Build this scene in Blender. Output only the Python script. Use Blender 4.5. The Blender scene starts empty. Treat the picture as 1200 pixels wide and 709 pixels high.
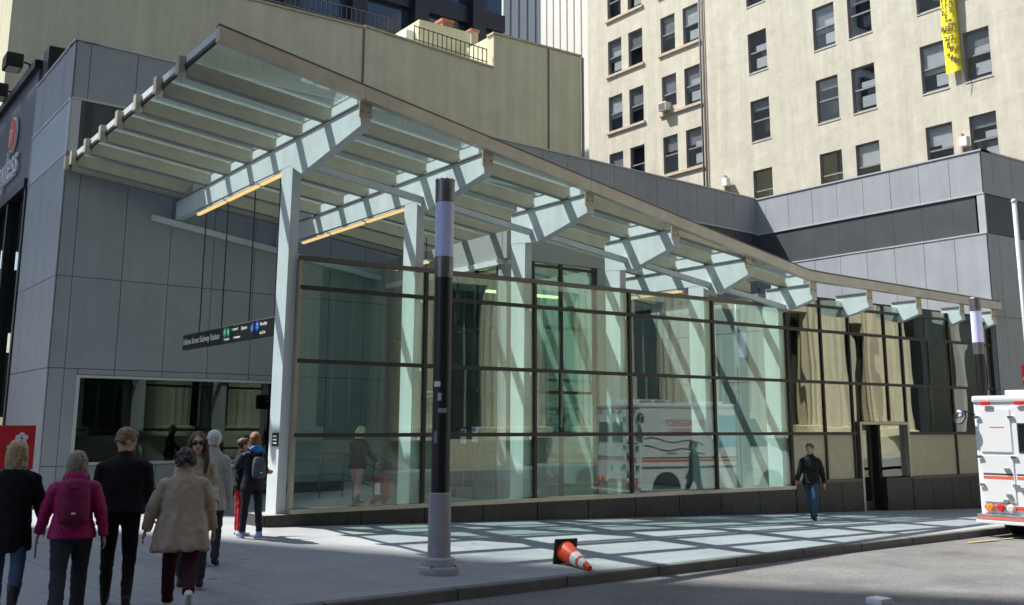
import bpy, bmesh, math, random
from mathutils import Vector, Matrix, noise
random.seed(7)
PI = math.pi
sc = bpy.context.scene
COL = sc.collection

# ------------------------------------------------------------------ camera
EYE = Vector((0.0, 0.0, 1.80))
YAW, PIT, ROLL = math.radians(54.61), math.radians(10.82), math.radians(0.237)
_f = Vector((math.cos(YAW), math.sin(YAW), 0)); _r = Vector((math.sin(YAW), -math.cos(YAW), 0)); _u = Vector((0, 0, 1))
CW = _f*math.cos(PIT) + _u*math.sin(PIT)
_u2 = _u*math.cos(PIT) - _f*math.sin(PIT)
CR = _r*math.cos(ROLL) + _u2*math.sin(ROLL)
CU = _u2*math.cos(ROLL) - _r*math.sin(ROLL)
cam = bpy.data.cameras.new('camera'); cam.sensor_width = 36; cam.lens = 36*1207.4/1200
cam.shift_y = -(354.5-265.8)/1200; cam.clip_start = 0.1; cam.clip_end = 2000
camo = bpy.data.objects.new('camera', cam); COL.objects.link(camo)
camo.matrix_world = Matrix((( CR.x, CU.x, -CW.x, EYE.x), (CR.y, CU.y, -CW.y, EYE.y), (CR.z, CU.z, -CW.z, EYE.z), (0, 0, 0, 1)))
sc.camera = camo

# ------------------------------------------------------------------ world, sun, exposure
SUN = Vector((-0.42, 0.53, 1.0)).normalized()
w = bpy.data.worlds.new('World'); sc.world = w; w.use_nodes = True
nt = w.node_tree
for n in list(nt.nodes): nt.nodes.remove(n)
sky = nt.nodes.new('ShaderNodeTexSky'); sky.sky_type = 'NISHITA'; sky.sun_disc = False
sky.sun_elevation = math.asin(SUN.z); sky.sun_rotation = math.atan2(SUN.x, SUN.y)
sky.air_density = 1.0; sky.dust_density = 1.5; sky.ozone_density = 1.0
bg = nt.nodes.new('ShaderNodeBackground'); bg.inputs['Strength'].default_value = 0.12
ow = nt.nodes.new('ShaderNodeOutputWorld')
nt.links.new(sky.outputs[0], bg.inputs[0]); nt.links.new(bg.outputs[0], ow.inputs[0])
sl = bpy.data.lights.new('sun', 'SUN'); sl.energy = 5.0; sl.angle = math.radians(0.53); sl.color = (1.0, 0.965, 0.91)
so = bpy.data.objects.new('sun', sl); COL.objects.link(so); so.rotation_euler = SUN.to_track_quat('Z', 'Y').to_euler()
so.location = (0, 0, 60)
sc.view_settings.view_transform = 'Standard'; sc.view_settings.look = 'None'
sc.view_settings.gamma = 1.0; sc.view_settings.use_curve_mapping = False
sc.view_settings.exposure = 1.0
sc.cycles.transparent_max_bounces = 24; sc.cycles.max_bounces = 10; sc.cycles.glossy_bounces = 5

# ------------------------------------------------------------------ pixel -> place (photo pixels, 1200 x 709)
def ray(x, y): return CW + CR*((x-600)/1207.4) - CU*((y-265.8)/1207.4)
def at(x, y, **k):
    (a, v), = k.items(); i = 'XYZ'.index(a); d = ray(x, y)
    return EYE + d*((v-EYE[i])/d[i])
def yk(x): return 10.78 + 0.110*(x-5.73)                 # kerb line
def G(x, y):                                             # pavement height
    xc = min(max(x, -12), 45)
    a = -0.028*(xc-7.67); b = -0.15-0.013*(xc-7); k = yk(x)
    if y <= k: return b
    if y > 17.78: return a-0.02*(min(y, 26)-17.78)
    t = (y-k)/(17.78-k); return b+(a-b)*t
def R_(x, y): return G(x, yk(x)) - 0.13                  # roadway height
def gg(x, y):
    d = ray(x, y); lo, hi = 1.0, 200.0
    for i in range(60):
        m = (lo+hi)/2; p = EYE+d*m
        if p.z > G(p.x, p.y): lo = m
        else: hi = m
    p = EYE+d*lo; return Vector((p.x, p.y, G(p.x, p.y)))

# ------------------------------------------------------------------ materials
MATS = {}
def newmat(name):
    m = bpy.data.materials.new(name); m.use_nodes = True; t = m.node_tree
    for n in list(t.nodes): t.nodes.remove(n)
    o = t.nodes.new('ShaderNodeOutputMaterial'); MATS[name] = m
    return m, t, o
def mat(name, col, rough=0.6, metal=0.0, var=0.12, scale=3.0, bump=0.0, bscale=40.0, spec=0.4, emit=None, streak=0.0, obj=False, coat=0.0, speck=0.0):
    m, t, o = newmat(name); L = t.links.new; N = t.nodes.new
    p = N('ShaderNodeBsdfPrincipled'); p.inputs['Roughness'].default_value = rough; p.inputs['Metallic'].default_value = metal
    p.inputs['Specular IOR Level'].default_value = spec; p.inputs['Coat Weight'].default_value = coat
    L(p.outputs[0], o.inputs[0])
    c = tuple(col)+(1,)
    if var > 0 or streak > 0:
        if obj:
            tc = N('ShaderNodeTexCoord'); v = tc.outputs['Object']
        else:
            ge = N('ShaderNodeNewGeometry'); v = ge.outputs['Position']
        n1 = N('ShaderNodeTexNoise'); n1.inputs['Scale'].default_value = scale; n1.inputs['Detail'].default_value = 6; n1.inputs['Roughness'].default_value = 0.65
        L(v, n1.inputs['Vector'])
        mr = N('ShaderNodeMapRange'); mr.inputs['From Min'].default_value = 0.3; mr.inputs['From Max'].default_value = 0.7
        mr.inputs['To Min'].default_value = 1-var; mr.inputs['To Max'].default_value = 1+var
        L(n1.outputs['Fac'], mr.inputs['Value'])
        fac = mr.outputs[0]
        if streak > 0:
            mp = N('ShaderNodeMapping'); mp.inputs['Scale'].default_value = (1.6, 1.6, 0.09); L(v, mp.inputs['Vector'])
            n2 = N('ShaderNodeTexNoise'); n2.inputs['Scale'].default_value = 1.4; n2.inputs['Detail'].default_value = 7; n2.inputs['Roughness'].default_value = 0.7; L(mp.outputs[0], n2.inputs['Vector'])
            m2 = N('ShaderNodeMapRange'); m2.inputs['From Min'].default_value = 0.35; m2.inputs['From Max'].default_value = 0.7
            m2.inputs['To Min'].default_value = 1.0; m2.inputs['To Max'].default_value = 1-streak; L(n2.outputs['Fac'], m2.inputs['Value'])
            mu = N('ShaderNodeMath'); mu.operation = 'MULTIPLY'; L(fac, mu.inputs[0]); L(m2.outputs[0], mu.inputs[1]); fac = mu.outputs[0]
        if speck > 0:
            n3 = N('ShaderNodeTexNoise'); n3.inputs['Scale'].default_value = 55; n3.inputs['Detail'].default_value = 3; L(v, n3.inputs['Vector'])
            m3 = N('ShaderNodeMapRange'); m3.inputs['From Min'].default_value = 0.35; m3.inputs['From Max'].default_value = 0.65
            m3.inputs['To Min'].default_value = 1-speck; m3.inputs['To Max'].default_value = 1+speck; L(n3.outputs['Fac'], m3.inputs['Value'])
            mu = N('ShaderNodeMath'); mu.operation = 'MULTIPLY'; L(fac, mu.inputs[0]); L(m3.outputs[0], mu.inputs[1]); fac = mu.outputs[0]
        vm = N('ShaderNodeVectorMath'); vm.operation = 'SCALE'; vm.inputs[0].default_value = col; L(fac, vm.inputs['Scale'])
        L(vm.outputs[0], p.inputs['Base Color'])
        mrr = N('ShaderNodeMapRange'); mrr.inputs['To Min'].default_value = max(rough-0.08, 0.02); mrr.inputs['To Max'].default_value = min(rough+0.1, 1); L(n1.outputs['Fac'], mrr.inputs['Value']); L(mrr.outputs[0], p.inputs['Roughness'])
        if bump > 0:
            nb = N('ShaderNodeTexNoise'); nb.inputs['Scale'].default_value = bscale; nb.inputs['Detail'].default_value = 5; L(v, nb.inputs['Vector'])
            b = N('ShaderNodeBump'); b.inputs['Strength'].default_value = bump; b.inputs['Distance'].default_value = 0.02; L(nb.outputs['Fac'], b.inputs['Height']); L(b.outputs[0], p.inputs['Normal'])
    else:
        p.inputs['Base Color'].default_value = c
    if emit:
        p.inputs['Emission Color'].default_value = tuple(emit[0])+(1,); p.inputs['Emission Strength'].default_value = emit[1]
    return m
def glassmat(name, tint, r0=0.06, wave=0.0, wscale=0.7, frit=0.0, fritcol=(0.75, 0.85, 0.85), refl=(0.95, 1.0, 0.97)):
    m, t, o = newmat(name); L = t.links.new; N = t.nodes.new
    tr = N('ShaderNodeBsdfTransparent'); tr.inputs[0].default_value = tuple(tint)+(1,)
    gl = N('ShaderNodeBsdfGlossy'); gl.inputs['Roughness'].default_value = 0.0; gl.inputs['Color'].default_value = tuple(refl)+(1,)
    lw = N('ShaderNodeLayerWeight'); lw.inputs['Blend'].default_value = 0.5
    pw = N('ShaderNodeMath'); pw.operation = 'POWER'; pw.inputs[1].default_value = 5.0; L(lw.outputs['Facing'], pw.inputs[0])
    ma = N('ShaderNodeMath'); ma.operation = 'MULTIPLY_ADD'; ma.inputs[1].default_value = 1-r0; ma.inputs[2].default_value = r0; L(pw.outputs[0], ma.inputs[0])
    src = tr.outputs[0]
    if frit > 0:
        df = N('ShaderNodeBsdfDiffuse'); df.inputs[0].default_value = tuple(fritcol)+(1,)
        tl = N('ShaderNodeBsdfTranslucent'); tl.inputs[0].default_value = tuple(fritcol)+(1,)
        m0 = N('ShaderNodeMixShader'); L(df.outputs[0], m0.inputs[1]); L(tl.outputs[0], m0.inputs[2])
        m1 = N('ShaderNodeMixShader'); m1.inputs[0].default_value = frit; L(src, m1.inputs[1]); L(m0.outputs[0], m1.inputs[2]); src = m1.outputs[0]
    mx = N('ShaderNodeMixShader'); L(ma.outputs[0], mx.inputs[0]); L(src, mx.inputs[1]); L(gl.outputs[0], mx.inputs[2]); L(mx.outputs[0], o.inputs[0])
    if wave > 0:
        ge = N('ShaderNodeNewGeometry'); mp = N('ShaderNodeMapping'); mp.inputs['Scale'].default_value = (1.0, 1.0, 0.45); L(ge.outputs['Position'], mp.inputs['Vector'])
        ns = N('ShaderNodeTexNoise'); ns.inputs['Scale'].default_value = wscale; ns.inputs['Detail'].default_value = 1.0; L(mp.outputs[0], ns.inputs['Vector'])
        b = N('ShaderNodeBump'); b.inputs['Strength'].default_value = 1.0; b.inputs['Distance'].default_value = wave; L(ns.outputs['Fac'], b.inputs['Height']); L(b.outputs[0], gl.inputs['Normal'])
    return m

# ------------------------------------------------------------------ mesh helpers
def box(bm, x0, x1, y0, y1, z0, z1, M=None):
    vs = [Vector((x, y, z)) for z in (z0, z1) for y in (y0, y1) for x in (x0, x1)]
    if M is not None: vs = [M @ v for v in vs]
    v = [bm.verts.new(p) for p in vs]
    for f in ((0, 2, 3, 1), (4, 5, 7, 6), (0, 1, 5, 4), (2, 6, 7, 3), (0, 4, 6, 2), (1, 3, 7, 5)): bm.faces.new([v[i] for i in f])
    return v
def hexa(bm, pts):                                       # 8 points: bottom ring of 4, top ring of 4
    v = [bm.verts.new(p) for p in pts]
    for f in ((3, 2, 1, 0), (4, 5, 6, 7), (0, 1, 5, 4), (1, 2, 6, 5), (2, 3, 7, 6), (3, 0, 4, 7)): bm.faces.new([v[i] for i in f])
def prism(bm, poly, fa, fb):                             # polygon pts2d -> 3D by fa (front) and fb (back)
    a = [bm.verts.new(fa(p)) for p in poly]; b = [bm.verts.new(fb(p)) for p in poly]; n = len(poly)
    bm.faces.new(a); bm.faces.new(list(reversed(b)))
    for i in range(n): bm.faces.new([a[i], b[i], b[(i+1) % n], a[(i+1) % n]])
def frame_of(d):
    d = d.normalized(); a = Vector((0, 0, 1)) if abs(d.z) < 0.95 else Vector((1, 0, 0))
    u = d.cross(a).normalized(); return u, u.cross(d).normalized()
def tube(bm, pts, rad, n=10, caps=True):
    pts = [Vector(p) for p in pts]; rings = []
    if not isinstance(rad, (list, tuple)): rad = [rad]*len(pts)
    u = None
    for i, p in enumerate(pts):
        d = (pts[min(i+1, len(pts)-1)]-pts[max(i-1, 0)])
        if u is None: u, v = frame_of(d)
        else:
            d = d.normalized(); u = (u-d*u.dot(d)).normalized(); v = u.cross(d)
        rings.append([bm.verts.new(p+(u*math.cos(2*PI*k/n)+v*math.sin(2*PI*k/n))*rad[i]) for k in range(n)])
    for a, b in zip(rings, rings[1:]):
        for k in range(n): bm.faces.new([a[k], b[k], b[(k+1) % n], a[(k+1) % n]])
    if caps: bm.faces.new(rings[0]); bm.faces.new(list(reversed(rings[-1])))
def lathe(bm, prof, c=(0, 0, 0), n=24, M=None):
    c = Vector(c); rings = []
    for r, z in prof:
        ring = []
        for k in range(n):
            p = Vector((r*math.cos(2*PI*k/n), r*math.sin(2*PI*k/n), z))
            if M is not None: p = M @ p
            ring.append(bm.verts.new(p+c))
        rings.append(ring)
    for a, b in zip(rings, rings[1:]):
        for k in range(n): bm.faces.new([a[k], a[(k+1) % n], b[(k+1) % n], b[k]])
    bm.faces.new(list(reversed(rings[0]))); bm.faces.new(rings[-1])
def loft(bm, rings, n=18):                               # rings: (centre, u vector, v vector) with u, v scaled radii; superellipse
    rr = []
    for c, u, v in rings:
        ring = []
        for k in range(n):
            a = 2*PI*k/n; ca, sa = math.cos(a), math.sin(a)
            ca = math.copysign(abs(ca)**0.85, ca); sa = math.copysign(abs(sa)**0.85, sa)
            ring.append(bm.verts.new(Vector(c)+Vector(u)*ca+Vector(v)*sa))
        rr.append(ring)
    for a, b in zip(rr, rr[1:]):
        for k in range(n): bm.faces.new([a[k], a[(k+1) % n], b[(k+1) % n], b[k]])
    bm.faces.new(list(reversed(rr[0]))); bm.faces.new(rr[-1])
def ball(bm, c, r, seg=14, M=None):
    if not isinstance(r, (tuple, list)): r = (r, r, r)
    mm = Matrix.Translation(Vector(c)) @ (M or Matrix()) @ Matrix.Diagonal((r[0], r[1], r[2], 1))
    bmesh.ops.create_uvsphere(bm, u_segments=seg, v_segments=max(seg//2+1, 6), radius=1, matrix=mm)
def tomesh(bm, name, smooth=False, bevel=0.0):
    bmesh.ops.recalc_face_normals(bm, faces=bm.faces)
    if bevel > 0: bmesh.ops.bevel(bm, geom=list(bm.edges), offset=bevel, segments=2, profile=0.7, affect='EDGES', clamp_overlap=True)
    me = bpy.data.meshes.new(name); bm.to_mesh(me); bm.free()
    if smooth:
        for p in me.polygons: p.use_smooth = True
    return me
def BM(): return bmesh.new()
WM = {}                                                  # world matrices
def link(name, me, material, parent=None, M=None):
    o = bpy.data.objects.new(name, me); COL.objects.link(o)
    if me is not None and material is not None and not me.materials: me.materials.append(MATS[material] if isinstance(material, str) else material)
    M = M.copy() if M is not None else Matrix(); WM[o] = M
    if parent is not None:
        o.parent = parent; o.matrix_basis = WM[parent].inverted() @ M
    else: o.matrix_basis = M
    return o
def part(name, bm, material, parent=None, smooth=False, bevel=0.0, M=None):
    return link(name, tomesh(bm, name, smooth, bevel), material, parent, M)
def bpart(name, dims, material, parent, bevel=0.0, M=None):
    bm = BM(); box(bm, *dims); return part(name, bm, material, parent, bevel=bevel, M=M)
def tag(o, label, cat, group=None):
    o['label'] = label; o['category'] = cat
    if group: o['group'] = group
    return o
def thing(name, label, cat, loc=(0, 0, 0), rz=0.0, group=None):
    M = Matrix.Translation(Vector(loc)) @ Matrix.Rotation(rz, 4, 'Z')
    o = link(name, None, None, None, M); o.empty_display_size = 0.2
    return tag(o, label, cat, group)
def struct(o): o['kind'] = 'structure'; return o
def text(name, body, size, material, parent, M, ext=0.004, align='CENTER', sx=1.0, bold=0.0):
    cu = bpy.data.curves.new(name, 'FONT'); cu.body = body; cu.size = size; cu.extrude = ext; cu.align_x = align; cu.align_y = 'CENTER'; cu.resolution_u = 3; cu.offset = bold
    tmp = bpy.data.objects.new('tmp', cu); COL.objects.link(tmp)
    dg = bpy.context.evaluated_depsgraph_get(); me = bpy.data.meshes.new_from_object(tmp.evaluated_get(dg))
    bpy.data.objects.remove(tmp); bpy.data.curves.remove(cu); me.name = name
    if sx != 1.0: me.transform(Matrix.Diagonal((sx, 1, 1, 1)))
    me.materials.clear()
    return link(name, me, material, parent, M)
def remeshed(bm, name, voxel, smooth_it=3, fold=0.0, fscale=9.0, seed=0.0, drape=None):
    bmesh.ops.recalc_face_normals(bm, faces=bm.faces)
    me = bpy.data.meshes.new(name); bm.to_mesh(me); bm.free()
    o = bpy.data.objects.new('tmp', me); COL.objects.link(o)
    md = o.modifiers.new('r', 'REMESH'); md.mode = 'VOXEL'; md.voxel_size = voxel; md.use_smooth_shade = True
    if smooth_it: s = o.modifiers.new('s', 'SMOOTH'); s.factor = 0.5; s.iterations = smooth_it
    dg = bpy.context.evaluated_depsgraph_get(); m2 = bpy.data.meshes.new_from_object(o.evaluated_get(dg)); m2.name = name
    bpy.data.objects.remove(o); bpy.data.meshes.remove(me)
    if fold > 0:
        nrm = [v.normal.copy() for v in m2.vertices]
        for v, nn in zip(m2.vertices, nrm):
            p = v.co
            q = Vector((p.x*0.9+seed, p.y*0.9+seed*0.3, p.z*0.8+p.x*0.7))*fscale
            wob = noise.noise(q*0.6)
            q2 = q+Vector((wob, wob, wob))*1.2
            rdg = 1-abs(noise.noise(q2))*2.2
            d = max(rdg, -0.5)*0.55+noise.noise(q*0.5)*0.6-0.25
            if drape and p.z < drape[0]:
                t = min(1.0, (drape[0]-p.z)/0.45); d += t*drape[1]*math.sin(math.atan2(p.x, p.y)*8+wob*2.5+seed)
            v.co = p+nn*(d*fold)
    for p in m2.polygons: p.use_smooth = True
    m2.materials.clear()
    return m2

# ------------------------------------------------------------------ colours
mat('asphalt', (0.125, 0.124, 0.122), 0.85, var=0.34, scale=0.7, bump=0.8, bscale=45, speck=0.4)
mat('trace_yellow', (0.30, 0.26, 0.13), 0.8, var=0.5, scale=9)
mat('concrete_kerb', (0.13, 0.125, 0.12), 0.85, var=0.2, scale=2, bump=0.3)
mat('panel_grey', (0.305, 0.325, 0.352), 0.40, metal=0.0, var=0.07, scale=0.9, spec=0.45, streak=0.13)
mat('panel_core', (0.05, 0.052, 0.055), 0.7, var=0)
mat('louvre_dark', (0.075, 0.082, 0.092), 0.45, metal=0.3, var=0.08, scale=1)
mat('trim_light', (0.48, 0.51, 0.54), 0.35, metal=0.3, var=0.04)
mat('panel_light', (0.36, 0.40, 0.46), 0.35, metal=0.0, var=0.04)
mat('steel_white', (0.58, 0.635, 0.635), 0.42, var=0.07, scale=2, spec=0.4, streak=0.14)
mat('purlin_metal', (0.47, 0.44, 0.345), 0.42, metal=0.35, var=0.10, scale=3, streak=0.08)
mat('fascia_metal', (0.55, 0.515, 0.435), 0.40, metal=0.35, var=0.14, scale=2.5, streak=0.1)
mat('mullion_dark', (0.045, 0.042, 0.038), 0.4, metal=0.4, var=0.1)
mat('frame_bronze', (0.12, 0.115, 0.105), 0.35, metal=0.6, var=0.1)
mat('frame_steel', (0.45, 0.42, 0.36), 0.3, metal=0.8, var=0.1)
mat('plinth_stone', (0.022, 0.021, 0.020), 0.28, var=0.35, scale=6, spec=0.5, speck=0.25)
mat('plinth_joint', (0.24, 0.23, 0.21), 0.9, var=0)
mat('beige_render', (0.62, 0.60, 0.425), 0.9, var=0.09, scale=0.6, bump=0.35, bscale=9, streak=0.16, speck=0.06)
mat('beige_joint', (0.16, 0.15, 0.12), 0.9, var=0)
mat('cream_paint', (0.54, 0.515, 0.425), 0.88, var=0.10, scale=1.1, bump=0.8, bscale=2.2, streak=0.20, speck=0.10)
mat('sill_stone', (0.47, 0.40, 0.31), 0.85, var=0.12, scale=3)
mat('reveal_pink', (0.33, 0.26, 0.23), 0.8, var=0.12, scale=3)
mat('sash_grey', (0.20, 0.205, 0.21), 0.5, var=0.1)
mat('room_dark', (0.07, 0.073, 0.075), 0.9, var=0)
mat('blind_white', (0.72, 0.72, 0.70), 0.85, var=0.05, scale=2)
mat('blind_grey', (0.33, 0.335, 0.335), 0.85, var=0.1, scale=2)
mat('black_metal', (0.009, 0.009, 0.010), 0.40, var=0.2, scale=4, spec=0.5)
mat('lamp_sleeve', (0.20, 0.19, 0.195), 0.35, metal=0.7, var=0.15, scale=6)
mat('lamp_base', (0.34, 0.345, 0.37), 0.5, var=0.15, scale=6, speck=0.1)
mat('lamp_lens', (0.62, 0.66, 0.95), 0.3, var=0.04, scale=4, spec=0.5)
mat('white_plastic', (0.72, 0.74, 0.78), 0.35, var=0.03)
mat('cone_orange', (0.78, 0.075, 0.02), 0.45, var=0.12, scale=6)
mat('cone_white', (0.80, 0.80, 0.78), 0.35, var=0.08, scale=9)
mat('cone_black', (0.02, 0.018, 0.018), 0.6, var=0.2)
mat('truck_white', (0.68, 0.69, 0.70), 0.22, var=0.03, scale=1.5, spec=0.5, coat=0.3)
mat('truck_red', (0.60, 0.055, 0.045), 0.35, var=0.05)
mat('truck_stripe', (0.70, 0.12, 0.06), 0.35, var=0.05)
mat('truck_dark', (0.05, 0.03, 0.03), 0.4, var=0.1)
mat('truck_grey', (0.30, 0.31, 0.32), 0.35, metal=0.6, var=0.1)
mat('lens_red', (0.55, 0.02, 0.03), 0.15, var=0, spec=0.6)
mat('lens_amber', (0.72, 0.22, 0.02), 0.15, var=0, spec=0.6)
mat('lens_clear', (0.6, 0.55, 0.48), 0.1, var=0, spec=0.6)
mat('chrome', (0.7, 0.7, 0.72), 0.12, metal=1.0, var=0)
mat('tyre', (0.018, 0.018, 0.018), 0.8, var=0.2, scale=8)
mat('poster_blue', (0.10, 0.32, 0.50), 0.4, var=0.4, scale=2.2)
mat('dark_glass', (0.012, 0.014, 0.016), 0.06, var=0, spec=0.6)
mat('sign_black', (0.010, 0.011, 0.012), 0.3, var=0)
mat('sign_white', (0.80, 0.80, 0.80), 0.5, var=0)
mat('sign_green', (0.0, 0.33, 0.12), 0.5, var=0)
mat('sign_blue', (0.02, 0.16, 0.75), 0.5, var=0)
mat('sign_red', (0.62, 0.03, 0.035), 0.4, var=0.05)
mat('store_panel', (0.13, 0.14, 0.155), 0.45, var=0.06)
mat('store_orange', (0.80, 0.10, 0.03), 0.4, var=0)
mat('banner_yellow', (0.85, 0.70, 0.02), 0.6, var=0.05, scale=2)
mat('banner_ink', (0.06, 0.05, 0.02), 0.6, var=0)
mat('maroon', (0.14, 0.02, 0.03), 0.6, var=0.1)
mat('ac_white', (0.62, 0.60, 0.55), 0.5, var=0.08)
mat('tower_dark', (0.022, 0.024, 0.032), 0.35, metal=0.3, var=0.2, scale=0.3)
mat('tower_glass', (0.02, 0.035, 0.07), 0.08, var=0, spec=0.7)
mat('tower_rib', (0.62, 0.60, 0.55), 0.7, var=0.05)
mat('brick_red', (0.36, 0.16, 0.11), 0.85, var=0.2, scale=8)
mat('stone_cream', (0.52, 0.48, 0.37), 0.8, var=0.10, scale=1.0, streak=0.15)
mat('shade_tower', (0.25, 0.24, 0.22), 0.8, var=0.1)
mat('frosted', (0.42, 0.40, 0.28), 0.25, var=0.06, scale=0.6, spec=0.5)
mat('inner_white', (0.28, 0.295, 0.285), 0.6, var=0.04, scale=1)
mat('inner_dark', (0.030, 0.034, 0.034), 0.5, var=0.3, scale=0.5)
mat('floor_inner', (0.30, 0.30, 0.29), 0.5, var=0.1, scale=2, speck=0.1)
mat('rail_steel', (0.16, 0.16, 0.15), 0.35, metal=0.7, var=0.1)
mat('tube_light', (0.9, 0.75, 0.45), 0.4, var=0, emit=((1.0, 0.62, 0.22), 0.42))
mat('inner_lamp', (0.9, 0.9, 0.5), 0.4, var=0, emit=((1.0, 0.95, 0.45), 1.2))
glassmat('glass_screen', (0.82, 0.925, 0.885), r0=0.085, wave=0.0016, wscale=0.8)
glassmat('glass_wing', (0.62, 0.68, 0.64), r0=0.28, wave=0.0040, wscale=0.9, refl=(0.95, 0.96, 0.86))
glassmat('glass_shop', (0.35, 0.37, 0.36), r0=0.07, wave=0.004, wscale=0.5)
glassmat('glass_canopy', (0.90, 0.965, 0.965), r0=0.06, frit=0.03, fritcol=(0.45, 0.62, 0.66))
glassmat('glass_inner', (0.72, 0.88, 0.83), r0=0.07)
glassmat('glass_window', (0.90, 0.92, 0.94), r0=0.16, wave=0.0006)

# pavement: flags with faint joints
def pavement_mat():
    m, t, o = newmat('pavement'); L = t.links.new; N = t.nodes.new
    p = N('ShaderNodeBsdfPrincipled'); p.inputs['Roughness'].default_value = 0.85; L(p.outputs[0], o.inputs[0])
    ge = N('ShaderNodeNewGeometry')
    n1 = N('ShaderNodeTexNoise'); n1.inputs['Scale'].default_value = 0.8; n1.inputs['Detail'].default_value = 8; n1.inputs['Roughness'].default_value = 0.7; L(ge.outputs['Position'], n1.inputs['Vector'])
    n2 = N('ShaderNodeTexNoise'); n2.inputs['Scale'].default_value = 60; n2.inputs['Detail'].default_value = 3; L(ge.outputs['Position'], n2.inputs['Vector'])
    vo = N('ShaderNodeTexVoronoi'); vo.inputs['Scale'].default_value = 2.3; vo.feature = 'F1'; L(ge.outputs['Position'], vo.inputs['Vector'])
    sp = N('ShaderNodeMapRange'); sp.inputs['From Min'].default_value = 0.035; sp.inputs['From Max'].default_value = 0.06; sp.inputs['To Min'].default_value = 0.72; sp.inputs['To Max'].default_value = 1.0; L(vo.outputs['Distance'], sp.inputs['Value'])
    mr = N('ShaderNodeMapRange'); mr.inputs['From Min'].default_value = 0.3; mr.inputs['From Max'].default_value = 0.72; mr.inputs['To Min'].default_value = 0.84; mr.inputs['To Max'].default_value = 1.1; L(n1.outputs['Fac'], mr.inputs['Value'])
    m2 = N('ShaderNodeMapRange'); m2.inputs['From Min'].default_value = 0.3; m2.inputs['From Max'].default_value = 0.7; m2.inputs['To Min'].default_value = 0.86; m2.inputs['To Max'].default_value = 1.12; L(n2.outputs['Fac'], m2.inputs['Value'])
    br = N('ShaderNodeTexBrick'); br.offset = 0.0; br.inputs['Scale'].default_value = 1.0; br.inputs['Brick Width'].default_value = 1.52; br.inputs['Row Height'].default_value = 1.52
    br.inputs['Mortar Size'].default_value = 0.012; br.inputs['Color1'].default_value = (1, 1, 1, 1); br.inputs['Color2'].default_value = (0.93, 0.93, 0.94, 1); br.inputs['Mortar'].default_value = (0.66, 0.66, 0.66, 1)
    mp = N('ShaderNodeMapping'); mp.inputs['Rotation'].default_value = (0, 0, -0.109); L(ge.outputs['Position'], mp.inputs['Vector']); L(mp.outputs[0], br.inputs['Vector'])
    a = N('ShaderNodeMath'); a.operation = 'MULTIPLY'; L(mr.outputs[0], a.inputs[0]); L(m2.outputs[0], a.inputs[1])
    b = N('ShaderNodeMath'); b.operation = 'MULTIPLY'; L(a.outputs[0], b.inputs[0]); L(sp.outputs[0], b.inputs[1])
    v2 = N('ShaderNodeTexVoronoi'); v2.inputs['Scale'].default_value = 0.9; v2.feature = 'F1'; L(ge.outputs['Position'], v2.inputs['Vector'])
    s2_ = N('ShaderNodeMapRange'); s2_.inputs['From Min'].default_value = 0.045; s2_.inputs['From Max'].default_value = 0.075; s2_.inputs['To Min'].default_value = 0.6; s2_.inputs['To Max'].default_value = 1.0; L(v2.outputs['Distance'], s2_.inputs['Value'])
    n4 = N('ShaderNodeTexNoise'); n4.inputs['Scale'].default_value = 0.35; n4.inputs['Detail'].default_value = 9; n4.inputs['Roughness'].default_value = 0.75; n4.inputs['Distortion'].default_value = 1.2; L(ge.outputs['Position'], n4.inputs['Vector'])
    s4_ = N('ShaderNodeMapRange'); s4_.inputs['From Min'].default_value = 0.52; s4_.inputs['From Max'].default_value = 0.66; s4_.inputs['To Min'].default_value = 1.0; s4_.inputs['To Max'].default_value = 0.80; L(n4.outputs['Fac'], s4_.inputs['Value'])
    b2 = N('ShaderNodeMath'); b2.operation = 'MULTIPLY'; L(b.outputs[0], b2.inputs[0]); L(s2_.outputs[0], b2.inputs[1])
    b3 = N('ShaderNodeMath'); b3.operation = 'MULTIPLY'; L(b2.outputs[0], b3.inputs[0]); L(s4_.outputs[0], b3.inputs[1])
    vm = N('ShaderNodeVectorMath'); vm.operation = 'SCALE'; vm.inputs[0].default_value = (0.270, 0.282, 0.290); L(b3.outputs[0], vm.inputs['Scale'])
    mm = N('ShaderNodeVectorMath'); mm.operation = 'MULTIPLY'; L(vm.outputs[0], mm.inputs[0]); L(br.outputs['Color'], mm.inputs[1])
    L(mm.outputs[0], p.inputs['Base Color'])
    bu = N('ShaderNodeBump'); bu.inputs['Strength'].default_value = 0.25; bu.inputs['Distance'].default_value = 0.01; L(n2.outputs['Fac'], bu.inputs['Height']); L(bu.outputs[0], p.inputs['Normal'])
pavement_mat()

# ------------------------------------------------------------------ ground
def sheet(name, material, rows, cols, fn):
    bm = BM(); g = [[bm.verts.new(fn(i, j)) for j in range(cols)] for i in range(rows)]
    for i in range(rows-1):
        for j in range(cols-1): bm.faces.new([g[i][j], g[i][j+1], g[i+1][j+1], g[i+1][j]])
    return struct(part(name, bm, material))
XS = [-400, -60, -30, -20] + [-12+1.0*i for i in range(58)] + [60, 120, 400]
def rd(i, j):
    x = XS[j]; ys = [-400, -60, -3.0, yk(x)*0.5-1.5, yk(x)-0.4, yk(x)+0.05, 30, 400]
    y = ys[i]; z = R_(x, y)
    if i == 3: z += 0.05
    if i >= 6: z -= 0.6
    return Vector((x, y, z))
sheet('road', 'asphalt', 8, len(XS), rd)
TS = [0, 0.12, 0.25, 0.4, 0.55, 0.7, 0.85, 1.0]
def pv(i, j):
    x = XS[j]; k = yk(x)+0.16
    y = k+(max(17.78, k+1)-k)*TS[i] if i < 8 else (max(26.0, k+4), max(60, k+30), 400)[i-8]
    return Vector((x, y, G(x, y)))
sheet('pavement', 'pavement', 11, len(XS), pv)
bm = BM()
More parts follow.
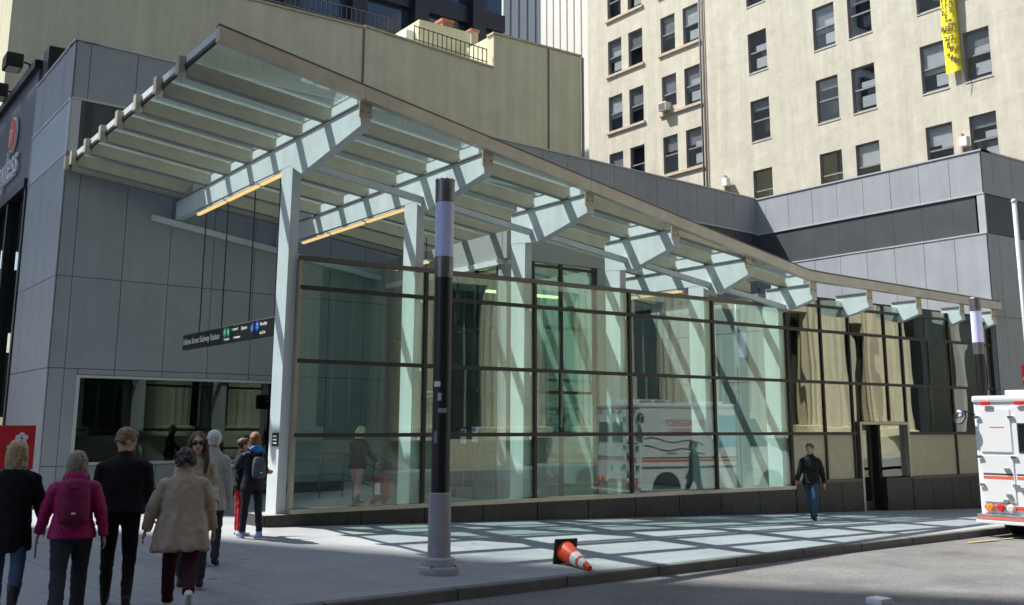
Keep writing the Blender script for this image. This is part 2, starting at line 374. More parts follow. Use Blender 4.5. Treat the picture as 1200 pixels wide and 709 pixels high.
kx = [-12+0.5*i for i in range(115)]
ring = []
for x in kx:
    k = yk(x); z = G(x, k)
    ring.append([bm.verts.new(p) for p in ((x, k-0.012, z-0.2), (x, k, z-0.012), (x, k+0.012, z+0.004), (x, k+0.165, z+0.006), (x, k+0.165, z-0.2))])
for a, b in zip(ring, ring[1:]):
    for q in range(4): bm.faces.new([a[q], a[q+1], b[q+1], b[q]])
kb = struct(part('kerb', bm, 'concrete_kerb'))
for i in range(18):
    x = -4+1.83*i; k = yk(x); z = G(x, k); bpart('joint', (x-0.006, x+0.006, k-0.014, k+0.16, z-0.13, z+0.0085), 'panel_core', kb)
for k_, (x, o_, ln_, wd_) in enumerate(((19.2, -0.55, 1.1, 0.10), (20.6, -0.62, 0.8, 0.08))):
    m_ = bpart('paint_trace', (x, x+ln_, yk(x)+o_, yk(x)+o_+wd_, R_(x, 9)+0.012, R_(x, 9)+0.016), 'trace_yellow', None); struct(m_)
bm = BM()                                                # pavement on the far side of the street, behind the photographer
box(bm, -60, 120, -5.2, -2.2, -0.6, -0.12)
struct(part('far_pavement', bm, 'pavement'))

# ------------------------------------------------------------------ station building, clad in grey panels
SKEW = 0.0925
stn = thing('station_building', 'grey panel-clad station building wrapping behind the glass canopy', 'building', (5, 24.7, 0))
PANEL = {}
def panel_mesh(wd, h, material, t=0.03):
    key = (round(wd, 3), round(h, 3), material, t)
    if key not in PANEL:
        bm = BM(); box(bm, 0, wd, -t, 0, 0, h); PANEL[key] = tomesh(bm, 'panel', bevel=0.004)
    return PANEL[key]
def panels(parent, M, us, zs, material, gap=0.014, skip=None, name='panel'):
    for i in range(len(us)-1):
        for j in range(len(zs)-1):
            if skip and skip((us[i]+us[i+1])/2, (zs[j]+zs[j+1])/2): continue
            me = panel_mesh(us[i+1]-us[i]-gap, zs[j+1]-zs[j]-gap, material)
            jit = random.uniform(-0.0012, 0.0012)
            link(name, me, material, parent, M @ Matrix.Translation((us[i]+gap/2, jit, zs[j]+gap/2)) @ Matrix.Rotation(random.uniform(-0.0012, 0.0012), 4, 'Z'))
def wall_M(p, ang): return Matrix.Translation(Vector(p)) @ Matrix.Rotation(ang, 4, 'Z')     # local x along wall, local -y faces out
XL, YB = 4.97, 24.70
AB = math.atan(SKEW)
MB = wall_M((XL, YB, 0), AB)                             # back wall, faces the street
TOPZ = 10.62; B0, B1 = 7.9, 9.22
LW = 26.3
us = [0.0, 0.33] + [0.33+1.115*i for i in range(1, 25)]
us = [u for u in us if u < LW-0.3]+[LW]
core = BM()
box(core, 0.02, LW, 0.02, 0.5, -0.6, TOPZ-0.03, MB)
wc = part('wall', core, 'panel_core', stn)
panels(wc, MB, us, [B1, TOPZ], 'panel_grey')
WX0, WX1, WZ0, WZ1 = 0.62, 5.6, 0.86, 2.83
inwin = lambda u, z: (WX0-0.3 < u < WX1+0.3 and WZ0-0.1 < z < WZ1+0.1)
uw = [0.0, 0.33, 0.62] + [u for u in us if 0.9 < u < 5.3] + [5.6] + [u for u in us if u > 5.8]
panels(wc, MB, us, [2.98, 5.05, B0], 'panel_grey')
panels(wc, MB, uw, [0.30, 0.84, 2.98], 'panel_grey', skip=lambda u, z: z > 0.86 and WX0 < u < WX1)
# strip above the window, dark plinth at the foot
panels(wc, MB, [WX0, 1.445, 2.56, 3.675, 4.79, WX1], [2.845, 2.98], 'panel_grey')
bpart('plinth', (0, LW, -0.035, 0.03, -0.7, 0.30), 'plinth_stone', wc, M=MB)
# dark louvre band
bm = BM(); box(bm, 0.10, LW, -0.008, 0.02, B0+0.02, B1-0.02, MB); bnd = part('louvre_band', bm, 'louvre_dark', stn)
for i in range(24): bpart('louvre_joint', (0.33+1.115*i, 0.345+1.115*i, -0.012, 0.02, B0+0.03, B1-0.03), 'panel_core', bnd, M=MB)
bpart('band_trim', (0.0, LW, -0.05, 0.0, B1-0.03, B1+0.025), 'trim_light', stn, M=MB)
bpart('band_trim', (0.0, 0.20, -0.035, 0.0, B0+0.02, B1-0.035), 'trim_light', stn, M=MB)
bpart('coping', (-0.03, LW, -0.06, 0.5, TOPZ, TOPZ+0.05), 'trim_light', stn, M=MB)
# shop window in the back wall
win = bpart('window', (WX0+0.06, WX1-0.06, 0.0, 0.02, WZ0+0.05, WZ1-0.05), 'glass_shop', stn, M=MB)
bm = BM()
for d in ((WX0-0.02, WX1+0.02, -0.05, 0.02, WZ1-0.05, WZ1+0.012), (WX0-0.02, WX1+0.02, -0.05, 0.02, WZ0-0.012, WZ0+0.05), (WX0-0.02, WX0+0.06, -0.05, 0.02, WZ0+0.05, WZ1-0.05), (WX1-0.06, WX1+0.02, -0.05, 0.02, WZ0+0.05, WZ1-0.05)): box(bm, *d)
part('frame', bm, 'trim_light', win, M=MB)
# left flank, faces the avenue
ML = wall_M((XL, 29.05, 0), -PI/2)
LY = 29.05-YB
bm = BM(); box(bm, 0, LY-0.02, 0.02, 0.5, -0.6, TOPZ-0.03, ML); lc = part('wall', bm, 'panel_core', stn)
lus = [0, 0.85, 1.95, 3.05, 3.75, LY]
panels(lc, ML, [0, 1.1, 2.2, 3.3, LY], [B1, TOPZ], 'panel_grey')
panels(lc, ML, lus, [0.3, 2.98, 5.05, B0], 'panel_grey')
panels(lc, ML, [0.05, LY-0.10], [B0+0.04, B1-0.04], 'panel_light')
bm = BM()
for d in ((0, LY, -0.045, 0, B1-0.04, B1+0.025), (0, LY, -0.045, 0, B0-0.025, B0+0.04), (LY-0.10, LY+0.03, -0.045, 0, B0+0.04, B1-0.04), (0, 0.06, -0.045, 0, B0+0.04, B1-0.04)): box(bm, *d)
part('band_trim', bm, 'trim_light', stn, M=ML)
bpart('coping', (0, LY+0.05, -0.06, 0.5, TOPZ, TOPZ+0.05), 'trim_light', stn, M=ML)
bpart('plinth', (0, LY, -0.03, 0.03, -0.7, 0.30), 'plinth_stone', stn, M=ML)
# right wing: flank facing left, then street front
XR, YF = 31.15, 17.62
yback = YB+SKEW*(XR-XL)
MR = wall_M((XR, yback, 0), -PI/2); LR = yback-YF
bm = BM(); box(bm, 0, LR-0.02, 0.02, 0.5, -1.2, TOPZ-0.05, MR); rc = part('wall', bm, 'panel_core', stn)
rus = [LR-1.12*i for i in range(9)][::-1]; rus = [u for u in rus if u > 0.35]; rus = [0.0]+rus
panels(rc, MR, rus, [B1-0.06, TOPZ-0.05], 'panel_grey')
panels(rc, MR, rus, [0.0, 2.9, 5.2, B0-0.04], 'panel_grey')
bm = BM(); box(bm, 0, LR-0.30, -0.006, 0.02, B0-0.02, B1-0.08, MR); bnd = part('louvre_band', bm, 'louvre_dark', stn)
for u in rus[1:-1]: bpart('louvre_joint', (u-0.006, u+0.006, -0.010, 0.02, B0, B1-0.1), 'panel_core', bnd, M=MR)
bm = BM()
for d in ((0, LR+0.03, -0.05, 0, B1-0.08, B1-0.03), (0, LR+0.03, -0.05, 0, B0-0.055, B0-0.01), (LR-0.22, LR+0.03, -0.035, 0, B0-0.01, B1-0.08)): box(bm, *d)
part('band_trim', bm, 'trim_light', stn, M=MR)
bpart('coping', (0, LR+0.06, -0.06, 0.5, TOPZ-0.05, TOPZ), 'trim_light', stn, M=MR)
MF = wall_M((XR, YF, 0), 0.0); LF = 26.0
bm = BM(); box(bm, 0.02, LF, 0.02, 0.5, -1.5, TOPZ-0.05, MF); fc = part('wall', bm, 'panel_core', stn)
fus = [0, 0.62]+[0.62+1.12*i for i in range(1, 12)]
panels(fc, MF, fus, [B1-0.06, TOPZ-0.05], 'panel_grey'); panels(fc, MF, fus, [-1.0, 0.6, 2.9, 5.2, B0-0.04], 'panel_grey')
bpart('louvre_band', (0.05, LF, -0.006, 0.02, B0-0.02, B1-0.08), 'louvre_dark', stn, M=MF)
bpart('coping', (-0.03, LF, -0.06, 0.5, TOPZ-0.05, TOPZ), 'trim_light', stn, M=MF)
bpart('roof', (5.4, 57, 27.7, 29.0, TOPZ-0.5, TOPZ-0.35), 'panel_core', stn)
# low block behind the right half of the glass: lit end wall and dark rooms
ZC = 5.12
MEn = wall_M((21.55, 26.0, 0), -PI/2)
bm = BM(); box(bm, 0, 26.0-17.98, 0.02, 0.3, -0.7, ZC, MEn); ew = part('end_wall', bm, 'inner_white', stn)
panels(ew, MEn, [0.1+1.575*i for i in range(6)], [0.1, 1.58, 2.93, 4.28, ZC], 'inner_white')
bpart('roof_slab', (21.6, XR-0.05, 18.0, 26.1, ZC, ZC+0.12), 'panel_core', stn)
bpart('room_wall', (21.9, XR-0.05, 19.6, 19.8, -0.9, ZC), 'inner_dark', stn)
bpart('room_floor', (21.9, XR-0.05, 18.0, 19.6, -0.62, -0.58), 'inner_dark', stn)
for x in (23.1, 25.9, 28.7): bpart('room_pier', (x-0.25, x+0.25, 18.5, 19.0, -0.58, ZC), 'blind_grey', stn)

# ------------------------------------------------------------------ glass lift and stair enclosure under the canopy
def zc(x): return 7.1-0.1316*(x-7.57) if x < 21.17 else 5.31     # underside line of the purlins
enc = thing('stair_enclosure', 'pale walled stair enclosure with glass doors under the canopy', 'enclosure', (13.7, 19.5, 0))
EX0, EX1, EY0, EY1, EZ = 13.72, 16.75, 19.52, 25.3, 5.62
bm = BM()
hexa(bm, [Vector(p) for p in ((EX0, EY0+0.2, EZ), (EX0+0.15, EY0+0.2, EZ), (EX0+0.15, EY1, EZ), (EX0, EY1, EZ), (EX0, EY0+0.2, zc(EX0)-0.02), (EX0+0.15, EY0+0.2, zc(EX0+0.15)-0.02), (EX0+0.15, EY1, zc(EX0+0.15)-0.02), (EX0, EY1, zc(EX0)-0.02))])
part('side_wall', bm, 'inner_white', enc)
bm = BM()
hexa(bm, [Vector(p) for p in ((EX0, EY0, EZ), (EX1, EY0, EZ), (EX1, EY0+0.18, EZ), (EX0, EY0+0.18, EZ), (EX0, EY0, zc(EX0)-0.02), (EX1, EY0, zc(EX1)-0.02), (EX1, EY0+0.18, zc(EX1)-0.02), (EX0, EY0+0.18, zc(EX0)-0.02))])
part('front_wall', bm, 'inner_white', enc)
bpart('lintel', (EX0-0.05, EX0+0.16, EY0+0.2, EY1, EZ-0.13, EZ-0.002), 'steel_white', enc)
bpart('corner_post', (EX0, EX0+0.35, EY0, EY0+0.35, -0.3, EZ-0.135), 'inner_white', enc)
bpart('corner_post', (EX1-0.25, EX1, EY0, EY0+0.35, -0.3, EZ-0.005), 'inner_white', enc)
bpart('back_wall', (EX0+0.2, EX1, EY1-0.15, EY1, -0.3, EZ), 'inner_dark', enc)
bpart('right_wall', (EX1-0.15, EX1, EY0+0.4, EY1-0.2, -0.3, EZ), 'inner_white', enc)
for k, y in enumerate((19.9, 20.85, 21.75, 22.7)):
    bpart('mullion', (EX0+0.03, EX0+0.11, y, y+0.09, -0.25, EZ-0.14), 'mullion_dark', enc)
for z in (4.0, 2.55): bpart('transom', (EX0+0.04, EX0+0.10, 20.0, 25.0, z, z+0.07), 'mullion_dark', enc)
for y0, y1 in ((20.0, 20.84), (20.95, 21.74), (21.85, 22.69), (22.8, 25.0)):
    for z0, z1 in ((-0.2, 2.54), (2.63, 3.99), (4.08, 5.47)): bpart('pane', (EX0+0.06, EX0+0.075, y0, y1, z0, z1), 'glass_inner', enc)
for x in (14.50, 15.35, 16.4): bpart('mullion', (x, x+0.08, EY0+0.05, EY0+0.14, -0.25, EZ-0.005), 'mullion_dark', enc)
for z in (5.5, 4.5, 2.5): bpart('transom', (14.08, 16.49, EY0+0.06, EY0+0.13, z, z+0.07), 'mullion_dark', enc)
for x0, x1 in ((14.59, 15.34), (15.44, 16.39)):
    for z0, z1 in ((-0.2, 2.49), (2.58, 4.49), (4.58, 5.49)): bpart('pane', (x0, x1, EY0+0.09, EY0+0.105, z0, z1), 'glass_inner', enc)
bpart('back_door', (14.3, 15.2, EY1-0.25, EY1-0.16, -0.2, 2.1), 'blind_grey', enc)
bpart('strip_light', (14.2, 16.4, 21.0, 21.12, 5.0, 5.06), 'inner_lamp', enc)
bpart('strip_light', (14.2, 16.4, 23.0, 23.12, 5.0, 5.06), 'inner_lamp', enc)
flo = bpart('station_floor', (8.25, 21.5, 17.97, 25.4, -0.9, 0.05), 'floor_inner', None); struct(flo)

# ------------------------------------------------------------------ glass screen along the pavement
YG = 17.78
scr = thing('glass_screen_wall', 'long glass screen wall with dark rails on black stone plinth', 'glass wall', (7.7, YG, 0))
MX = [7.80+2.72*i for i in range(6)]                     # left part mullions
MX2 = [21.43, 22.79, 23.98, 26.40, 28.80, 31.10]
RZ = [0.25, 1.58, 2.92, 4.28, 4.83]
def tilt(nm, x0, x1, z0, z1, m, a):
    cx, cz_ = (x0+x1)/2, (z0+z1)/2
    M = Matrix.Translation((cx, YG+0.008, cz_)) @ Matrix.Rotation(random.uniform(-a, a), 4, 'Z') @ Matrix.Rotation(random.uniform(-a, a), 4, 'X')
    return bpart(nm, (x0-cx, x1-cx, -0.008, 0.008, z0-cz_, z1-cz_), m, scr, M=M)
def bars(x0, x1, z, h=0.075, d=0.09, m='mullion_dark'): return bpart('rail', (x0, x1, YG-0.05, YG-0.05+d, z-h/2, z+h/2), m, scr)
bars(MX[0]-0.02, MX[5], RZ[4], 0.085, 0.12, 'frame_bronze')
for z in RZ[1:4]: bars(MX[0], MX[5], z)
for i, x in enumerate(MX):
    bpart('mullion', (x-0.035, x+0.035, YG-0.035, YG+0.10, RZ[0]+0.04, RZ[4]-0.045), 'frame_steel' if i in (0,) else 'mullion_dark', scr)
for i in range(5):
    for j in range(4):
        tilt('pane', MX[i]+0.036, MX[i+1]-0.036, RZ[j]+0.042, RZ[j+1]-0.042, 'glass_screen', 0.0016)
    for z in RZ[1:4]:
        bpart('glass_clamp', (MX[i+1]-0.12, MX[i+1]-0.06, YG+0.02, YG+0.09, z-0.10, z-0.02), 'chrome', scr)
bpart('sill', (MX[0]-0.05, MX[5], YG-0.11, YG+0.12, 0.205, 0.285), 'frame_steel', scr)
# plinth of black tiles
pl = BM(); box(pl, 7.30, MX[5], YG-0.07, YG+0.16, -1.0, 0.20); pb = part('plinth', pl, 'plinth_joint', scr)
tx = [7.28]+[7.80+1.36*i for i in range(1, 11)]
for a, b in zip(tx, tx[1:]): bpart('tile', (a+0.010, b-0.010, YG-0.10, YG-0.065, -0.95, 0.198), 'plinth_stone', pb, bevel=0.003)
bpart('tile', (7.245, 7.28, YG-0.10, YG+0.72, -0.5, 0.198), 'plinth_stone', pb)
bpart('plinth_step', (7.283, 7.92, YG+0.165, YG+0.72, -0.5, 0.196), 'floor_inner', pb)
# right part with door
S2 = 0.36
for z in RZ[2:4]: bars(MX2[0], MX2[5], z)
bars(MX2[0], MX2[5], 4.95, 0.07)
bars(MX2[0], 24.15, RZ[1]); bars(26.40, MX2[5], RZ[1])
for x in MX2+[25.6]:
    z0 = S2 if not (24.1 < x < 26.2) else 1.9
    bpart('mullion', (x-0.03, x+0.03, YG-0.04, YG+0.10, z0+0.03, 5.15), 'mullion_dark', scr)
cells = [21.46, 22.76, 23.95, 25.57, 26.37, 28.77, 31.07]
sts = [21.46, 22.82, 24.01, 25.63, 26.43, 28.83]
for x0, x1 in zip(sts, cells[1:]):
    for z0, z1 in ((RZ[2]+0.04, RZ[3]-0.04), (RZ[3]+0.04, 4.91), (4.99, 5.15)):
        tilt('pane', x0, x1, z0, z1, 'glass_wing', 0.004)
    z0 = 1.90 if 24.0 < x0 < 26.4 else RZ[1]+0.04
    tilt('pane', x0, x1, z0, RZ[2]-0.04, 'glass_wing', 0.004)
    if not 24.0 < x0 < 26.4:
        bpart('frosted_panel', (x0, x1, YG+0.01, YG+0.03, S2+0.04, RZ[1]-0.04), 'frosted', scr)
for x0, x1 in ((MX2[0], 24.14), (26.40, 31.12)):
    bpart('sill', (x0+0.002, x1, YG-0.10, YG+0.10, S2-0.04, S2+0.035), 'frame_bronze', scr)
    p2 = bpart('plinth', (x0+0.002, x1, YG-0.06, YG+0.10, -1.3, S2-0.045), 'plinth_joint', scr)
    n = round((x1-x0)/0.93)
    for i in range(n): bpart('tile', (x0+(x1-x0)*i/n+0.009, x0+(x1-x0)*(i+1)/n-0.009, YG-0.09, YG-0.055, -1.25, S2-0.045), 'plinth_stone', p2, bevel=0.003)
# recessed doorway
zt = 1.86; zg = G(25, 17.7)
bm = BM()
for d in ((24.14, 26.40, YG-0.10, YG+0.10, zt-0.04, zt+0.03), (24.14, 24.22, YG-0.10, YG+0.10, zg-0.2, zt-0.04), (26.30, 26.38, YG-0.10, YG+0.10, S2+0.03, zt-0.04)): box(bm, *d)
part('door_frame', bm, 'frame_steel', scr)
dr = bpart('door', (24.26, 25.16, YG+0.30, YG+0.34, zg+0.02, zt-0.05), 'frame_bronze', scr)
bpart('pane', (24.40, 25.02, YG+0.28, YG+0.30, zg+0.25, zt-0.2), 'glass_wing', dr)
bpart('handle', (24.36, 24.39, YG+0.22, YG+0.26, 0.55, 0.95), 'chrome', dr)
bpart('door_head', (24.23, 26.29, YG+0.102, YG+1.2, zt-0.03, zt+0.3), 'room_dark', scr)
bpart('side_light', (25.22, 26.29, YG+0.04, YG+0.056, S2+0.05, zt-0.06), 'glass_wing', scr)
bpart('plinth', (25.20, 26.38, YG-0.085, YG+0.10, -1.3, S2+0.02), 'plinth_stone', scr)
bpart('doorway_side', (25.18, 25.215, YG+0.102, YG+1.2, -0.6, zt-0.05), 'plinth_stone', scr)
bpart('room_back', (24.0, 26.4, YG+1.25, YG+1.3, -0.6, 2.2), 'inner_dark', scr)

# ------------------------------------------------------------------ steel and glass canopy
can = thing('canopy', 'steel and glass canopy on white columns sloping down along the street', 'canopy', (7.6, 18, 0))
BX = [7.57, 10.29, 13.01, 15.73, 18.45, 21.17, 23.75, 26.3, 28.8, 30.8]
BT = [15.1, 15.43, 15.76, 16.1, 16.43, 16.76, 16.95, 17.15, 17.35, 17.5]
def ybk(x): return YB+SKEW*(x-XL)
def yfas(x):
    if x < 21.17: return 15.0+0.122*(x-7.57)
    return 16.66+0.075*(x-21.17)
BI = [None, None, 18.35, 18.35, 25.0, 18.2, 17.95, 17.95, 17.95, 17.95]
BW = 0.19
for i, x in enumerate(BX):
    zt_ = zc(x)-0.02; yi = BI[i] if BI[i] else ybk(x)-0.12
    d = 0.46 if i < 6 else 0.42
    poly = [(BT[i], zt_), (BT[i]-0.06, zt_-0.38), (17.42 if i < 5 else max(17.3, BT[i]+0.3), zt_-d-0.28 if i < 5 else zt_-d-0.08)]
    if BI[i] is None or i == 4: poly += [(17.95, zt_-d-0.02), (yi, zt_-d+0.03), (yi, zt_)]
    else: poly += [(yi, zt_-d-0.20), (yi, zt_)]
    bm = BM(); prism(bm, poly, lambda p: Vector((x, p[0], p[1])), lambda p: Vector((x+BW, p[0], p[1])))
    b = part('beam', bm, 'steel_white', can, bevel=0.008)
    bpart('flange', (x-0.03, x+BW+0.03, BT[i]+0.02, yi, zt_+0.002, zt_+0.027), 'sash_grey', b)  # dark grey line between the white beam and its upper plates
    bpart('tip_plate', (x-0.02, x+BW+0.02, BT[i]-0.035, BT[i]-0.005, zt_-0.22, zt_+0.22), 'purlin_metal', b)
    for zz in (-0.12, 0.12):
        for xx in (0.03, BW-0.03): bpart('bolt', (x+xx-0.014, x+xx+0.014, BT[i]-0.052, BT[i]-0.036, zt_+zz-0.014, zt_+zz+0.014), 'sash_grey', b)
    if i < 6:
        bm = BM()
        zb_ = 0.03 if i == 0 else G(x, 18.1)-0.1
        hexa(bm, [Vector(p) for p in ((x+.004, 17.90, zb_), (x+BW-.004, 17.90, zb_), (x+BW-.004, 18.36, zb_), (x+.004, 18.36, zb_), (x+.004, 17.82, zt_-d+0.02), (x+BW-.004, 17.82, zt_-d+0.02), (x+BW-.004, 18.34, zt_-d+0.02), (x+.004, 18.34, zt_-d+0.02))])
        part('column', bm, 'steel_white', can, bevel=0.006)
# ties between columns, ledger on the wall
def bar(name, p, q, wd, h, m, parent):
    p, q = Vector(p), Vector(q); d = (q-p).normalized(); u = Vector((0, 0, 1)).cross(d).normalized()*wd/2; v = d.cross(u).normalized()*h/2
    bm = BM(); hexa(bm, [p-u-v, p+u-v, q+u-v, q-u-v, p-u+v, p+u+v, q+u+v, q-u+v]); return part(name, bm, m, parent)
for i in range(5):
    zo = -0.62
    bar('tie', (BX[i]+BW, 17.62, zc(BX[i])+zo+0.1), (BX[i+1], 17.62, zc(BX[i+1])+zo+0.1), 0.12, 0.12, 'steel_white', can)
bar('ledger', (7.0, ybk(7.0)-0.1, zc(7.0)-0.55), (13.5, ybk(13.5)-0.1, zc(13.5)-0.55), 0.12, 0.14, 'steel_white', can)
PYS = [16.47+1.246*k for k in range(8)]
def seg_ends(y):
    segs = []
    x1 = 21.4
    if y < 17.4: x1 = 7.57+(y-15.1)/0.122
    return 5.05, x1
for k, y in enumerate(PYS):
    a, b = seg_ends(y)
    if y > ybk(5)-0.15: y = ybk(5)-0.15
    bm = BM(); pts = []
    hh = 0.27
    hexa(bm, [Vector((a, y-0.05, zc(a)+0.01)), Vector((b, y-0.05, zc(b)+0.01)), Vector((b, y+0.05, zc(b)+0.01)), Vector((a, y+0.05, zc(a)+0.01)),
              Vector((a, y-0.05, zc(a)+hh)), Vector((b, y-0.05, zc(b)+hh)), Vector((b, y+0.05, zc(b)+hh)), Vector((a, y+0.05, zc(a)+hh))])
    pr = part('purlin', bm, 'purlin_metal', can)
    q = BM(); hexa(q, [Vector((xx, yy, zc(xx)+dz)) for dz in (-0.006, 0.009) for xx, yy in ((a, y-0.062), (b, y-0.062), (b, y+0.062), (a, y+0.062))]); part('bottom_strip', q, 'sash_grey', pr)  # thin dark grey strip along the purlin's lower edge
    bpart('end_cap', (a-0.16, a-0.06, y-0.09, y+0.09, zc(a)+0.03, zc(a)+hh+0.06), 'purlin_metal', pr)
# upper plates on the beams, between purlins
for i in (0, 1, 2, 3, 4, 5):
    x = BX[i]; ys = [BT[i]+0.1]+[y for y in PYS if y > BT[i]+0.3]
    top = BI[i] if BI[i] else ybk(x)-0.2
    ys = [y for y in ys if y < top]+[top]
    for a, b in zip(ys, ys[1:]):
        if b-a > 0.3: bpart('upper_plate', (x+0.06, x+BW-0.04, a+0.14, b-0.14, zc(x)+0.005, zc(x)+0.235), 'steel_white', can)
# glass panes of the roof
lines = [None]+PYS[:7]+['wall']
xs = [5.06]+[BX[i]+BW/2 for i in range(6)]
for q in range(len(xs)-1):
    xa, xb = xs[q]+0.012, xs[q+1]-0.012
    for s in range(9):
        lo = (lambda x: yfas(x)+0.07) if s == 0 else (lambda x, y=PYS[s-1]: max(y+0.01, yfas(x)+0.07))
        hi = (lambda x, y=PYS[s]-0.01: y) if s < 8 else (lambda x: ybk(x)-0.06)
        if s == 7: hi = lambda x: ybk(x)-0.06
        if s == 8: continue
        l0, l1, h0, h1 = lo(xa), lo(xb), hi(xa), hi(xb)
        if h0-l0 < 0.05 and h1-l1 < 0.05: continue
        xe = xb
        if h1-l1 < 0.05: xe = xa+(xb-xa)*max(0.05, (h0-l0)/((h0-l0)-(h1-l1)))-0.05; l1, h1 = lo(xe), max(hi(xe), lo(xe)+0.02)
        bm = BM(); za, zb2 = zc(xa)+0.285, zc(xe)+0.285
        hexa(bm, [Vector((xa, l0, za)), Vector((xe, l1, zb2)), Vector((xe, h1, zb2)), Vector((xa, h0, za)), Vector((xa, l0, za+0.016)), Vector((xe, l1, zb2+0.016)), Vector((xe, h1, zb2+0.016)), Vector((xa, h0, za+0.016))])
        part('pane', bm, 'glass_canopy', can)
for q in range(5, 9):
    xa, xb = BX[q]+BW/2+0.012, BX[q+1]+BW/2-0.012
    bm = BM(); hexa(bm, [Vector((x, y, z)) for z in (5.595, 5.611) for x, y in ((xa, yfas(xa)+0.07), (xb, yfas(xb)+0.07), (xb, 18.0), (xa, 18.0))]); part('pane', bm, 'glass_canopy', can)
# fascia
fx = [4.92, 7.57, 10.29, 13.01, 15.73, 18.45, 20.9, 21.6, 26.3, 31.1]
def fz(x): return zc(x) if x < 20.5 else 5.345+max(0, 0.045-0.0)*(21-x)/0.5*(1 if x < 21 else 0)
for a, b in zip(fx, fx[1:]):
    bm = BM(); a2, b2 = a+0.003, b-0.003
    hexa(bm, [Vector((x, y, z)) for dz in (0.02, 0.245) for x, y, z in ((a2, yfas(a2)-0.10, fz(a2)+dz), (b2, yfas(b2)-0.10, fz(b2)+dz), (b2, yfas(b2)+0.05, fz(b2)+dz), (a2, yfas(a2)+0.05, fz(a2)+dz))])
    f = part('fascia', bm, 'fascia_metal', can)
    bm = BM()
    hexa(bm, [Vector((x, y, z)) for dz in (0.247, 0.30) for x, y, z in ((a2, yfas(a2)-0.06, fz(a2)+dz), (b2, yfas(b2)-0.06, fz(b2)+dz), (b2, yfas(b2)+0.05, fz(b2)+dz), (a2, yfas(a2)+0.05, fz(a2)+dz))])
    part('lip', bm, 'frame_bronze', f)
bpart('edge_trim', (5.00, 5.04, yfas(5)+0.06, ybk(5)-0.06, zc(5)+0.19, zc(5)+0.33), 'steel_white', can)
bpart('edge_trim', (4.985, 5.045, yfas(5)+0.06, ybk(5)-0.06, zc(5)+0.13, zc(5)+0.187), 'mullion_dark', can)
# strip lights under the beams
for x, segs, z in ((7.57, ((17.75, 19.6), (19.65, 21.5), (21.55, 23.4)), -0.52), (10.29, ((18.4, 20.2), (20.25, 22.0), (22.05, 23.6)), -0.52), (18.45, ((18.6, 20.2), (20.25, 21.8)), -0.52), (12.6, ((21.3, 23.0),), -0.75)):
    for a, b in segs:
        l = bpart('strip_light', (x+0.04, x+0.11, a+0.06, b-0.06, zc(x)+z-0.062, zc(x)+z-0.02), 'tube_light', can)
        bpart('housing', (x+0.01, x+0.15, a, b, zc(x)+z-0.018, zc(x)+z+0.012), 'steel_white', l)
# small camera and box by the corner
cb = thing('security_camera', 'small dark camera box fixed above the glass where the canopy bends', 'camera', (20.3, 17.3, 4.9))
bpart('body', (20.2, 20.5, 17.62, 17.95, 4.90, 5.08), 'sash_grey', cb); bpart('bracket', (20.33, 20.37, 17.7, 17.74, 5.082, 5.24), 'black_metal', cb)

# ------------------------------------------------------------------ hanging station sign
sg = thing('hanging_sign', 'black hanging station sign with white lettering on thin rods', 'sign', (6.95, 19.2, 3.3))
SX = 7.62; SY0, SY1 = 18.22, 23.8; SZ0, SZ1 = 3.43, 3.76
bpart('board', (SX, SX+0.10, SY0, SY1, SZ0, SZ1), 'sign_black', sg)
bpart('top_strip', (SX-0.006, SX+0.106, SY0, SY1, SZ1+0.001, SZ1+0.02), 'frame_steel', sg)
for y in (22.85, 21.45, 19.9, 18.6):
    bm = BM(); tube(bm, [(SX+0.05, y, SZ1+0.02), (SX+0.05, y, zc(SX)-0.62)], 0.014, 8); part('rod', bm, 'black_metal', sg)
MS = Matrix.Translation((SX-0.006, 0, 0)) @ Matrix(((0, 0, -1, 0), (-1, 0, 0, 0), (0, 1, 0, 0), (0, 0, 0, 1)))
def stext(s, y, z, size, m='sign_white', sx=1.0): return text('lettering', s, size, m, sg, Matrix.Translation((0, y, z)) @ MS, 0.003, 'LEFT', sx)
stext('Fulton Street Subway Station', SY1-0.06, 3.60, 0.20, sx=1.0)
q_ = 5.58/5.2
def sy(y): return SY1-(21.95-y)*q_
for y, m, c in ((19.42, 'sign_green', '4'), (19.22, 'sign_green', '5'), (17.99, 'sign_blue', 'A'), (17.78, 'sign_blue', 'C')):
    bm = BM(); lathe(bm, [(0.092, 0), (0.092, 0.004)], n=20, M=Matrix.Rotation(-PI/2, 4, 'Y')); o = part('bullet', bm, m, sg, M=Matrix.Translation((SX-0.002, sy(y), 3.65)))
    stext(c, sy(y)+0.038, 3.65, 0.125)
for c, y, z, h in (('Uptown &', 19.05, 3.68, 0.085), ('The Bronx', 19.45, 3.50, 0.075), ('Downtown', 18.95, 3.51, 0.085), ('Queens', 18.55, 3.67, 0.10), ('Brooklyn', 17.62, 3.68, 0.095), ('via 8 Av', 17.62, 3.51, 0.085)): stext(c, sy(y), z, h)
